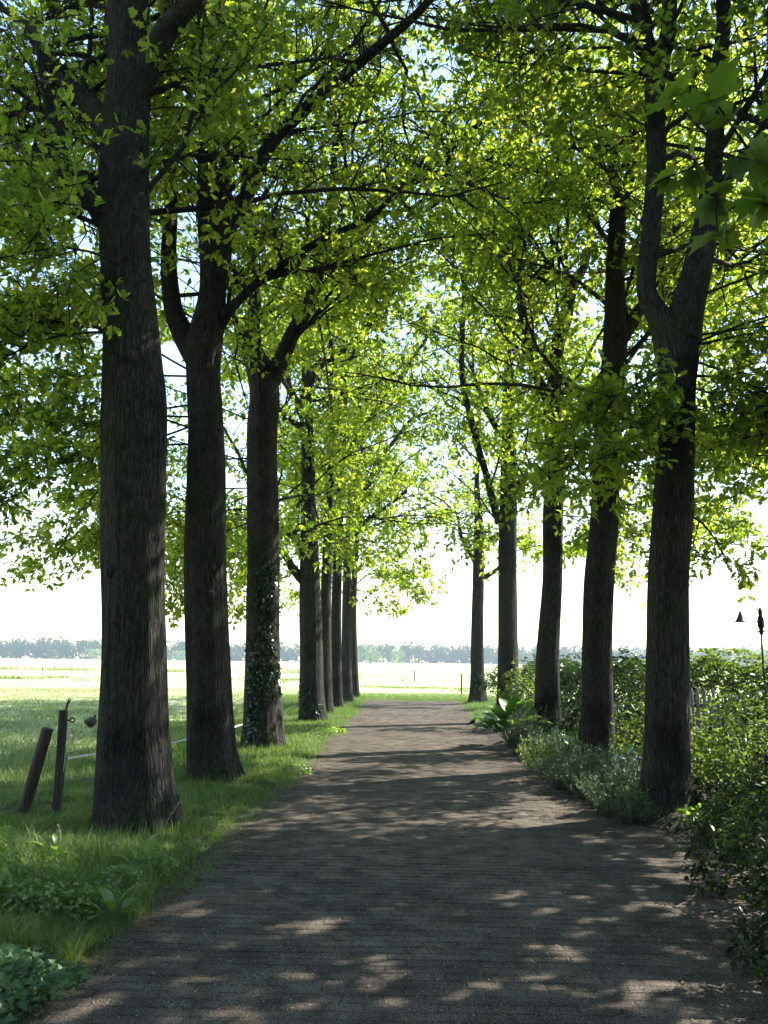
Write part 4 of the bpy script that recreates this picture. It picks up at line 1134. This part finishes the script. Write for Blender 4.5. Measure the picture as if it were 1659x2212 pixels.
ORD = ['first', 'second', 'third', 'fourth', 'fifth', 'sixth', 'seventh', 'eighth', 'ninth', 'tenth']
cnt_ = [0, 0]
for y in np.arange(9.15, 12.6, .36):
    for row in range(2):
        xx = float(path_right(y)) + .12 + row * .42 + eg.uniform(-.08, .08)
        if math.hypot(xx - 2.9, y - 9.5) < .4: continue
        cnt_[row] += 1
        spires('catmint', ORD[cnt_[row] - 1] + ' grey-green spiky plant of the ' + ('lane-side' if row == 0 else 'inner') + ' row of the drift, counted from the forked oak', 'grey-green edging plants', (xx, y + eg.uniform(-.1, .1)), .27, .40 + .12 * row + eg.uniform(-.06, .06), 70, GREY, k); k += 1
for i, (xx, y) in enumerate([(1.98, 13.3), (2.1, 13.9), (2.35, 13.5)]):
    spires('catmint', ['lime-leaved bushy plant where the bed narrows, at the lane edge', 'grey-green bushy plant just behind the lime-leaved one, towards the hosta', 'grey-green bushy plant deeper in the bed beside the lime-leaved one'][i], 'pale-tipped edging plants', (xx, y), .3, .55, 80, GREY if i else LIME, 60 + i)
for i, (xx, y) in enumerate([(2.0, 15.4), (2.2, 16.1), (2.35, 15.0), (2.5, 17.0)]):
    spires('lavender', ['tall blue-green spiky plant at the lane edge before the hosta', 'tall blue-green spiky plant touching the hosta', 'tall blue-green spiky plant deepest in the bed, nearest the third garden oak', 'tall blue-green spiky plant behind the hosta'][i], 'blue-green spikes beside the hosta', (xx, y), .3, .78, 80, GREY, 70 + i)
shrub('ground_cover', 'bright lime low plant at the left foot of the forked oak', 'plant', (2.55, 9.55), .3, .25, .26, 8, 420, .05, LIME, T_OVAL, .1, seed=20)
shrub('ground_cover', 'broad green leaves low between the two nearest garden oaks', 'plant', (3.0, 11.6), .55, .6, .4, 8, 520, .13, HOSTA, T_OVAL, .1, seed=21, k=4)
shrub('ground_cover', 'broad green leaves low at the foot of the third garden oak', 'plant', (2.75, 14.9), .5, .6, .36, 8, 420, .15, HOSTA, T_OVAL, .1, seed=22, k=4)

# hosta, every leaf its own
def big_leaf(L, w, mat, name):
    t = np.linspace(0, 1, 6); V, Fc = [], []
    for q in t:
        ww = w * math.sin(math.pi * min(1, q * .92 + .06)) ** .8
        zc = .35 * L * (q - q * q * 1.25)
        V += [(-ww, q * L, zc + ww * .35), (0, q * L, zc), (ww, q * L, zc + ww * .35)]
    for i in range(5):
        for j in range(2):
            a = i * 3 + j
            Fc.append((a, a + 1, a + 4, a + 3))
    m = MB(); m.add(V, Fc); return m.mesh(name, mat)
HL = [big_leaf(.34, .10, HOSTA, 'hosta_leaf'), big_leaf(.26, .085, HOSTA, 'hosta_leaf')]
DL = [big_leaf(.26, .05, NETTLE, 'dock_leaf'), big_leaf(.18, .045, NETTLE, 'dock_leaf')]
def leafy(name, label, c, n, meshes, r, h, seed, petiole=STEM, sc0=1.0, tilt=(10, 70)):
    g = random.Random(seed)
    cz = float(ground_z(c[0], c[1])) + .02
    e = empty(name, (c[0], c[1], cz), label, 'plant')
    mb = MB()
    for i in range(n):
        a = i * 2.39996 + g.uniform(-.3, .3); q = math.sqrt((i + .5) / n)
        hh = h * (1.0 - .62 * q) * g.uniform(.85, 1.15)
        p = Vector((math.cos(a) * r * q * .75, math.sin(a) * r * q * .75, hh))
        o = bpy.data.objects.new('leaf', meshes[i % len(meshes)]); sc.collection.objects.link(o); o.parent = e
        o.location = p
        o.rotation_euler = (R_(tilt[1] - (tilt[1] - tilt[0]) * q + g.uniform(-10, 10)), g.uniform(-.2, .2), a - math.pi / 2)
        s_ = sc0 * g.uniform(.75, 1.15); o.scale = (s_, s_, s_)
        add_tube(mb, np.array([(c[0], c[1], cz - .03), (c[0] + p.x * .6, c[1] + p.y * .6, cz + hh * .7), (c[0] + p.x, c[1] + p.y, cz + hh)]), [.006, .005, .004], 4)
    mb.build('stems', petiole, e, kind='stuff')
    return e
GREENSTEM = plain('green_stem', (.08, .13, .04), .6)
leafy('hosta', 'big-leaved hosta mound arching over the lane edge by the blackbird', (2.0, 16.9), 60, HL, .62, .62, 3, GREENSTEM, 1.3)
leafy('dock', 'broad-leaved dock with tall leaves in the verge near the leaning post', G(120, 1880)[:2], 7, DL, .12, .16, 4, GREENSTEM, .62, (10, 70))
leafy('dock', 'dock with drooping dark leaves in front of the thickest oak', G(300, 1900)[:2], 8, DL, .13, .16, 5, GREENSTEM, .66, (5, 65))
leafy('dock', 'small dock at the lane edge between nettles and lane', G(245, 1995)[:2], 8, DL, .12, .12, 6, GREENSTEM, .8, (5, 60))
leafy('iris', 'bright sword-leaved clump at the lane side of the grey drift', G(1245, 1715)[:2], 7, [big_leaf(.3, .016, LIME, 'sword_leaf')], .07, .05, 7, GREENSTEM, 1.0, (62, 88))
# purple flowers
pf = shrub('flowering_plant', 'clump with a cluster of purple flowers in the bed left of the forked oak', 'plant', (2.52, 10.2), .22, .2, .36, 10, 300, .05, GREY, T_NARROW, .1, seed=23,
           petals=(PETAL, [(2.36 + .05 * i + .015 * (i % 2), 10.02 + .05 * (i % 3), .47 + .035 * ((i * 5) % 4)) for i in range(9)], .032))

# nettles, ivy patch, sapling in the near left corner; sprouts at the oaks' feet
for i, (px, py, r, h, n) in enumerate([(50, 2000, .26, .3, 900), (140, 1995, .22, .2, 600), (-10, 1950, .26, .34, 700), (200, 1975, .16, .15, 380)]):
    c = G(px, py)
    shrub('nettle', ['fullest sunlit nettle clump at the left edge', 'second nettle clump, nearer the lane', 'nettle cut by the left picture edge', 'small sparse nettle next to the lane'][i], 'plant', c[:2], r, r, h, 16, n, .036, NETTLE, T_OVAL, .05, seed=30 + i, k=5, droop=.35, stem_r=.004)
for i, (px, py, r, h, n) in enumerate([(250, 1945, .2, .2, 420), (320, 1890, .2, .16, 380), (95, 1930, .24, .26, 600)]):
    q = G(px, py)
    shrub('weed', ['leafy pale weed spilling onto the lane edge beyond the nettles', 'low leafy weed halfway between nettles and thickest oak', 'tall bright weed behind the nettles'][i], 'plant', q[:2], r, r, h, 12, n, .032, LIME if i == 2 else NETTLE, T_OVAL, .05, seed=80 + i, k=5, droop=.3, stem_r=.003)
c = G(-15, 2185)
e = empty('ivy_patch', (c[0], c[1], 0), 'patch of dark ivy creeping on the ground in the lower left corner', 'plant')
n = 2600
x = c[0] + rng.normal(-.1, .28, n); y = c[1] + rng.normal(.05, .33, n)
kp = x < path_left(y) + .16
x, y = x[kp], y[kp]; n = len(x)
hgt = np.clip(1 - ((x - c[0] + .1) / .6) ** 2 - ((y - c[1]) / .7) ** 2, 0, 1) * .2
z = ground_z(x, y) + .02 + hgt * rng.random(n) ** .5
mb = MB(); put_leaves(mb, np.stack([x, y, z], 1), np.stack([rng.normal(0, 1, n), rng.normal(-.6, .8, n), rng.normal(-.3, .3, n)], 1), np.array([0, -.5, 1.0]) + rng.normal(0, .35, (n, 3)), rng.uniform(.03, .06, n), T_IVY)
mb.build('foliage', leaf_mat('ground_ivy_leaf', [(.03, .07, .025), (.06, .12, .04)], [(.06, .15, .02), (.1, .2, .03)], .35, .03, .4), e, kind='stuff')
mb = MB(); prisms(mb, np.stack([x, y, z * 0], 1)[::12], np.stack([x, y, z], 1)[::12], .002, .0015); mb.build('stems', STEM, e, kind='stuff')
shrub('sapling', 'young sapling with large bright lit leaves at the left edge below the posts', 'plant', (-2.72, 5.5), .24, .24, .72, 9, 90, .1, LIME, T_MAPLE, .35, seed=40, k=3, stem_r=.005)
shrub('bramble', 'little bramble with pale lit leaves at the foot of the second pasture oak', 'plant', G(405, 1672)[:2], .24, .2, .4, 12, 300, .055, LIME, T_OVAL, .1, seed=41)
shrub('bramble', 'thin leafless-stemmed sprouts at the foot of the ivy-clad oak', 'plant', G(560, 1612)[:2], .4, .2, .5, 16, 200, .05, NETTLE, T_OVAL, .05, seed=42)
shrub('weed', 'low weed tuft at the lane edge level with the second pasture oak', 'plant', G(640, 1672)[:2], .22, .25, .16, 8, 320, .05, NETTLE, T_OVAL, .1, seed=43)
shrub('weed', 'low weed tuft at the lane edge just past the ivy-clad oak', 'plant', G(722, 1585)[:2], .2, .3, .18, 8, 260, .06, LIME, T_OVAL, .1, seed=44)
# taller unmown grass in the near left corner
mb = MB()
n = 13000; q = np.array([G(a_, b_)[:2] for a_, b_ in zip(rng.uniform(-60, 330, n), rng.uniform(1840, 2090, n))])
q = q[q[:, 0] < path_left(q[:, 1]) - .02]
blades((q[:, 0], q[:, 1]), ground_z, .17 + .09 * vnoise(q[:, 0], q[:, 1], 71, 3), .006, .9, mb=mb)
o = mb.build('unmown_grass', GRASS, kind='stuff'); o['label'] = 'taller unmown grass among the nettles in the near left corner'
# rough grass and leaf litter gathered round the trunks
mb = MB()
for (bx, by, br) in TRUNKS:
    if by < 5: continue
    n = int(700 if by < 18 else 300)
    a = rng.uniform(0, 6.283, n); r = br * 1.05 + np.abs(rng.normal(0, .12, n))
    blades((bx + r * np.cos(a), by + r * np.sin(a)), ground_z, np.where(r < br + .12, .13, .09), .009 if by < 14 else .016, .6, True, mb=mb)
o = mb.build('tussock_grass', GRASS, kind='stuff'); o['label'] = 'longer grass left standing round the trunk feet'
# leaf litter along the edges
n = 2600
y = 3.4 + 14 * rng.random(n) ** 1.4
sd = rng.random(n) < .5
x = np.where(sd, path_left(y) + np.abs(rng.normal(.02, .14, n)), path_right(y) - np.abs(rng.normal(0, .3, n)))
z = .012 + .012 * vnoise(x, y, 5, .8)
mb = MB(); put_leaves(mb, np.stack([x, y, z], 1), np.stack([rng.normal(0, 1, n), rng.normal(0, 1, n), rng.normal(0, .1, n)], 1), np.array([0, 0, 1.0]) + rng.normal(0, .25, (n, 3)), rng.uniform(.008, .028, n), T_OVAL)
o = mb.build('leaf_litter', leaf_mat('dead_leaf', [(.06, .035, .02), (.12, .075, .04), (.2, .14, .08)], [(.05, .03, .01), (.1, .06, .02)], .2, .04, .5), kind='stuff'); o['label'] = 'brown bud scales and leaf bits littering the lane edges'

# ------------------------------------------------------------------ fence posts and tape at the left
PY = 8.85
pb, pt = W(121, 1752, PY), W(121, 1534, PY)
e = empty('fence_post', (pb[0], PY, 0), 'upright round wooden fence post with black insulators beside the thickest oak', 'post')
mb = MB(); hz = np.linspace(-.15, pt[2], 9)
add_tube(mb, np.stack([pb[0] + .01 * np.sin(hz * 3), np.full(9, PY), hz], 1), [.05, .05, .049, .049, .048, .047, .047, .046, .045], 18, True, furrow(77, .025, 18)); mb.build('post_body', POST, e)
def ring(mb, c, R, r, axis):
    a = np.linspace(0, 2 * math.pi, 17)
    u, v = (np.array((1, 0, 0)), np.array((0, 0, 1))) if axis == 'y' else (np.array((0, 1, 0)), np.array((0, 0, 1)))
    add_tube(mb, np.array([np.asarray(c) + R * (math.cos(t) * u + math.sin(t) * v) for t in a]), r, 6, False)
mb = MB(); tp = np.array([pb[0] + .02, PY, pt[2]])
add_tube(mb, np.array([tp, tp + (.012, 0, .05), tp + (.03, 0, .095)]), [.009, .011, .013], 8); ring(mb, tp + (.034, 0, .105), .012, .005, 'y'); mb.build('insulator', PLASTIC, e)
mb = MB(); q = np.array([pb[0] + .046, PY, pt[2] - .10])
add_tube(mb, np.array([q - (.02, 0, 0), q + (.03, 0, .0)]), .011, 8); ring(mb, q + (.052, 0, .004), .020, .008, 'y'); mb.build('insulator', PLASTIC, e)
mb = MB(); q2 = np.array([pb[0] + .046, PY, W(134, 1640, PY)[2]])
add_tube(mb, np.array([q2 - (.02, 0, 0), q2 + (.02, 0, .006), q2 + (.034, 0, .016)]), .007, 6); mb.build('insulator', PLASTIC, e)
mb = MB(); add_tube(mb, np.array([q + (.018, -.02, -.01), q2 + (.012, -.02, -.02), q2 + (.006, -.02, -.12)]), .003, 5); mb.build('wire', TAPE, e)
lb, lt = W(50, 1756, PY - .02), W(103, 1574, PY - .06)
e = empty('fence_post', (lb[0], lb[1], 0), 'thicker old wooden post leaning against the upright one', 'post')
mb = MB(); f = np.linspace(-.12, 1, 9)[:, None]
add_tube(mb, lb + (lt - lb) * f, [.064, .063, .062, .062, .061, .06, .06, .06, .057], 18, True, furrow(78, .05, 18)); mb.build('post_body', POST, e)
# electric-fence tape
pts = [q2 + (.03, 0, .01), W(197, 1630, 9.6), W(300, 1615, 11.2), W(366, 1605, 12.6), W(414, 1594, 13.6), W(520, 1566, 18.0), W(620, 1532, 23.0), W(650, 1519, 23.4)]
pl = spline(np.array(pts), 60)
mb = MB(); hw = np.array([0, 0, .011]); sd = np.array([.004, 0, 0])
tw = np.sin(np.linspace(0, 9, 60))[:, None]
a = pl + hw + sd * tw * 3; b = pl - hw - sd * tw * 3
V = np.stack([a, b], 1).reshape(-1, 3); i = np.arange(59) * 2
mb.add(V, np.stack([i, i + 1, i + 3, i + 2], 1)); V2 = V + np.array([.002, .001, 0]); mb.add(V2, np.stack([i, i + 2, i + 3, i + 1], 1))
o = mb.build('fence_tape', TAPE); tag(o, 'slack white electric-fence tape running behind the oaks of the pasture row', 'tape')
# posts in the pasture
def post(px, py0, py1, w, label, m=POST, lean=0):
    g_ = G(px, py0); t = W(px + lean, py1, g_[1])
    e = MB(); r = w / 2 / F * g_[1]
    zz = np.linspace(0, 1, 5)[:, None]
    b = np.array([g_[0], g_[1], -.1]); add_tube(e, b + (t - b) * zz, [r, r, r * .98, r * .96, r * .9], 10, True, furrow(int(px), .04, 10))
    o = e.build('field_post', m); tag(o, label, 'post', 'posts in the pasture')
post(997, 1502, 1456, 3.6, 'thick dark post at the end of the lane left of the farthest garden oak')
post(895, 1473, 1448, 2.6, 'dark post standing alone in the middle of the pasture')
post(869, 1473, 1464, 2.0, 'short leaning stake beside the lone middle post', IRON, 1.6)
post(779, 1464, 1453, 1.6, 'thin stake just right of the farthest pasture oak', IRON, 1)
post(961, 1467, 1458, 1.5, 'thin pale stake between lone post and thick post', ZINC, .6)
post(92, 1450, 1440, 1.6, 'thin cross-topped stake far out left of the thickest oak', IRON)
post(117, 1443, 1438, 2.2, 'stubby distant stake far out near the thickest oak', IRON)

# ------------------------------------------------------------------ animals
def body(mb, pts, rad, sx=1.0, sides=14):
    """swept animal body, pts (x, y, z) with radii"""
    s = spline(np.array([(*p, r) for p, r in zip(pts, rad)]), 26)
    add_tube(mb, s[:, :3], np.maximum(s[:, 3], .001), sides)
c = G(1021, 1570)
e = empty('blackbird', (c[0], c[1], 0), 'small blackbird on the lane beside the hosta', 'bird')
mb = MB(); x0, y0 = c[0], c[1]; z0 = .01
body(mb, [(x0 - .17, y0 - .02, z0 + .035), (x0 - .11, y0, z0 + .055), (x0 - .06, y0, z0 + .08), (x0, y0, z0 + .115), (x0 + .035, y0, z0 + .15), (x0 + .05, y0, z0 + .185), (x0 + .068, y0, z0 + .198), (x0 + .082, y0, z0 + .2)],
     [.012, .018, .03, .05, .04, .026, .022, .008])
mb.build('body', FEATHER, e)
mb = MB(); add_tube(mb, np.array([(x0 + .08, y0, z0 + .2), (x0 + .1, y0, z0 + .198), (x0 + .112, y0, z0 + .195)]), [.007, .004, .001], 6); mb.build('beak', BEAK, e)
for s_ in (-1, 1):
    mb = MB(); add_tube(mb, np.array([(x0 - .01, y0 + .018 * s_, z0 + .08), (x0 - .005, y0 + .02 * s_, z0 + .04), (x0, y0 + .02 * s_, z0)]), [.008, .004, .003], 6)
    add_tube(mb, np.array([(x0 - .012, y0 + .02 * s_, z0 + .003), (x0 + .03, y0 + .022 * s_, z0 + .003)]), .003, 5); mb.build('leg', BEAK, e)
c = G(195, 1577, .0)
e = empty('hen', (c[0], c[1], .03), 'dark mottled hen seen from behind in the pasture left of the thickest oak', 'bird')
mb = MB(); x0, y0 = c[0], c[1]; z0 = .045
body(mb, [(x0 - .02, y0 - .17, z0 + .17), (x0 - .01, y0 - .12, z0 + .15), (x0, y0 - .06, z0 + .13), (x0, y0 + .04, z0 + .13), (x0 + .01, y0 + .12, z0 + .16), (x0 + .02, y0 + .15, z0 + .22), (x0 + .025, y0 + .165, z0 + .26), (x0 + .028, y0 + .185, z0 + .265)],
     [.03, .065, .10, .115, .075, .036, .028, .01], 1, 18)
for s_ in (-1, 1):
    wing = spline(np.array([(x0 + s_ * .075, y0 + .07, z0 + .17, .02), (x0 + s_ * .1, y0 - .02, z0 + .14, .045), (x0 + s_ * .07, y0 - .13, z0 + .12, .015)]), 9)
    add_tube(mb, wing[:, :3], wing[:, 3], 10)
    add_tube(mb, np.array([(x0 + s_ * .035, y0, z0 + .06), (x0 + s_ * .035, y0 + .01, z0), (x0 + s_ * .035, y0, z0 - .06)]), [.018, .008, .006], 6)
mb.build('body', HENFEATHER, e)
mb = MB(); add_tube(mb, np.array([(x0 + .028, y0 + .18, z0 + .265), (x0 + .03, y0 + .21, z0 + .258)]), [.008, .001], 6); mb.build('beak', BEAK, e)

def cow(c, face, label, s=1.0):
    e = empty('cow', (c[0], c[1], 0), label, 'cow', 'cattle far out in the pasture')
    mb = MB(); ca, sa = math.cos(face), math.sin(face)
    def L(x, y, z): return (c[0] + s * (x * ca - y * sa), c[1] + s * (x * sa + y * ca), s * z)
    body(mb, [L(-.85, 0, 1.15), L(-.75, 0, 1.1), L(-.4, 0, 1.02), L(.1, 0, .98), L(.55, 0, 1.05), L(.85, 0, 1.1), L(1.1, 0, .85), L(1.3, 0, .5), L(1.42, 0, .3), L(1.48, 0, .2)], [.1, .27, .36, .4, .36, .25, .17, .14, .11, .06], 1, 14)
    for fx in (-.6, .6):
        for s_ in (-1, 1):
            if fx < 0: q = [L(fx - .05, .17 * s_, 1.0), L(fx + .06, .17 * s_, .7), L(fx - .12, .17 * s_, .42), L(fx - .06, .17 * s_, .1), L(fx - .04, .17 * s_, 0)]
            else: q = [L(fx, .17 * s_, .95), L(fx + .03, .17 * s_, .6), L(fx + .02, .17 * s_, .42), L(fx, .17 * s_, .1), L(fx + .02, .17 * s_, 0)]
            add_tube(mb, np.array(q), np.array([.16, .11, .07, .05, .06]) * s, 8)
    mb.build('body', COWHIDE, e)
    mb = MB(); add_tube(mb, np.array([L(-.88, 0, 1.25), L(-.97, 0, 1.0), L(-.96, 0, .5)]), np.array([.03, .02, .035]) * s, 6); mb.build('tail', COWHIDE, e)
    for s_ in (-1, 1):
        mb = MB(); add_tube(mb, np.array([L(1.22, .1 * s_, .66), L(1.18, .22 * s_, .7), L(1.16, .3 * s_, .66)]), np.array([.03, .06, .02]) * s, 6); mb.build('ear', COWHIDE, e)
p = G(374, 1434); cow(p[:2], 2.4, 'white cow grazing far out, seen between the first and second pasture oaks')
p = G(628, 1435); cow(p[:2], .4, 'white cow far out by the wood, seen beside the ivy-clad oak', .9)

# ------------------------------------------------------------------ bell and ornamental pole in the garden
BY = 10.2
bt = W(1600, 1344, BY)
e = empty('garden_bell', bt, 'grey bell-shaped ornament hanging in the bright gap at the right', 'bell')
mb = MB(); hB = 28 / F * BY; rB = 12.5 / F * BY
lathe(mb, [(rB * .93, .004), (rB, 0), (rB * .97, .006), (rB * .78, hB * .14), (rB * .56, hB * .32), (rB * .4, hB * .5), (rB * .25, hB * .68), (rB * .12, hB * .84), (rB * .05, hB * .9), (.0005, hB * .91)], bt, 22)
mb.build('bell_body', ZINC, e)
mb = MB(); lathe(mb, [(.001, hB * .88), (.007, hB * .91), (.010, hB * .95), (.006, hB * 1.0), (.001, hB * 1.02)], bt, 10); mb.build('knob', ZINC, e)
mb = MB(); add_tube(mb, np.array([bt + (0, 0, hB), bt + (.01, 0, .9), bt + (-.05, -.1, 1.9)]), .0012, 4); mb.build('cord', TAPE, e)
pp = W(1647, 1400, BY)
e = empty('ornamental_pole', (pp[0], BY, 0), 'rusty ornamental pole with curled hooks at the right picture edge', 'pole')
px_ = pp[0]; ztop = W(1647, 1312, BY)[2]
mb = MB(); add_tube(mb, np.array([(px_, BY, -.1), (px_ + .005, BY, .8), (px_ - .004, BY, 1.5), (px_ - .004, BY, ztop)]), [.016, .015, .014, .008], 10); mb.build('pole_body', noise_mat('rust', [(.3, (.06, .035, .025)), (.7, (.18, .12, .09))], (1, 1, 1), 30, 5, .9), e)
mb = MB(); z1 = W(1647, 1372, BY)[2]; hh = (ztop - z1)
lathe(mb, [(.012, 0), (.03, hh * .12), (.022, hh * .2), (.034, hh * .3), (.04, hh * .45), (.036, hh * .6), (.022, hh * .7), (.025, hh * .85), (.008, hh)], (px_, BY, z1), 14); mb.build('finial', IRON, e)
for zz, s_ in ((.14, -1), (.33, -1), (.5, -1), (.14, 1), (.33, 1), (.92, -1), (.95, 1)):
    mb = MB(); b = np.array([px_ + .02 * s_, BY, z1 + hh * zz])
    add_tube(mb, spline(np.array([b, b + (.03 * s_, 0, -.004), b + (.055 * s_, 0, .012), b + (.07 * s_, 0, .008)]), 8), np.linspace(.009, .003, 8), 6); mb.build('hook', IRON, e)
shrub('climber', 'dark climbing plant clothing the lower half of the ornamental pole', 'plant', (px_, BY), .17, .17, 1.75, 10, 420, .09, LAUREL, T_OVAL, .3, seed=55, k=4, droop=.4)

# ------------------------------------------------------------------ far wood, far bushes
def far_tree(mb, mbt, x, y, h, r, g, n, leaf):
    add_tube(mbt, np.array([(x, y, -.3), (x, y, h * .3), (x + g.normal(0, .4), y, h * .7)]), [.35, .28, .1], 6)
    k = 7
    lob = np.stack([x + g.normal(0, r * .42, k), y + g.normal(0, r * .35, k), h * g.uniform(.12, .8, k)], 1); lob[0] = (x, y, h * .78)
    lr = r * g.uniform(.38, .62, k)
    i = g.integers(0, k, n); u = nrm(g.normal(0, 1, (n, 3)))
    P = lob[i] + u * lr[i][:, None] * g.uniform(.75, 1.05, (n, 1)); P[:, 2] = np.clip(P[:, 2], .2, h)
    put_leaves(mb, P, nrm(g.normal(0, 1, (n, 3))), nrm(u + g.normal(0, .35, (n, 3))), leaf * g.uniform(.6, 1.3, n), T_KITE)
g = np.random.default_rng(88)
mb, mbt = MB(), MB()
for row, (yy, nn, hh) in enumerate(((640, 120, 12.5), (662, 110, 14.5))):
    for x in np.linspace(-400, 380, nn):
        xx = x + g.normal(0, 2.5); h = hh * g.uniform(.8, 1.12) * (1.06 if x < -200 else 1) * (.94 if -150 < x < -60 else 1)
        far_tree(mb, mbt, xx, yy + g.normal(0, 5) - .02 * x, h, h * .6, g, 290, 2.1)
mb.m = [0] * len(mb.f)
o = mb.build('far_woodland', WOODL, kind='stuff'); o['label'] = 'hazy blue-green wood along the far side of the pasture'
mbt.build('woodland_trunks', BARK, o, kind='stuff')
for (px, Y, h, r, lab) in ((205, 560, 6.5, 11, 'pale silvery bush in front of the far wood, left of the thickest oak'), (385, 560, 6, 9, 'pale silvery bush in front of the far wood, right of the thickest oak'), (800, 420, 8.5, 5.5, 'single light green tree before the wood, right of the farthest pasture oak'), (862, 500, 8.5, 5, 'light green tree before the middle of the far wood'), (560, 330, 6.5, 4.5, 'light green tree seen in front of the wood between the second and ivy-clad oaks'), (1625, 300, 6.0, 5.0, 'round hazy tree beyond the hedge at the far right')):
    b = W(px, 1430, Y)
    e = empty('field_tree', (b[0], Y, 0), lab, 'tree')
    m1, m2 = MB(), MB(); far_tree(m1, m2, b[0], Y, h, r, g, 420, 1.1)
    m2.build('trunk', BARK, e); m1.build('crown', WILLOW, e, kind='stuff')

# ------------------------------------------------------------------ unseen wood added behind the viewpoint to block open sky light
g = np.random.default_rng(99)
mb, mbt = MB(), MB()
for i in range(46):
    xx, yy = g.uniform(-34, 34), g.uniform(-40, -9)
    far_tree(mb, mbt, xx, yy, g.uniform(11, 16), 5.5, g, 420, 1.0)
o = mb.build('added_rear_wood', WOODL, kind='stuff'); o['label'] = 'unseen wood added behind the viewpoint to block the open sky'
mbt.build('woodland_trunks', BARK, o, kind='stuff')

# ------------------------------------------------------------------ haze
m, nt, out = mat_base('summer_haze')
pv = nd(nt, 'ShaderNodeVolumePrincipled')
pv.inputs['Color'].default_value = (.72, .87, 1.0, 1); pv.inputs['Density'].default_value = .00038; pv.inputs['Anisotropy'].default_value = .25
nt.links.new(pv.outputs[0], out.inputs['Volume'])
mb = MB(); box(mb, (0, 365, 12.5), (960, 850, 27)); o = mb.build('haze', m, smooth=False, kind='stuff'); o['label'] = 'thin summer haze over the pasture'
# print('TRIS', sum(sum(len(p.vertices) - 2 for p in ob.data.polygons) for ob in sc.objects if ob.type == 'MESH'))
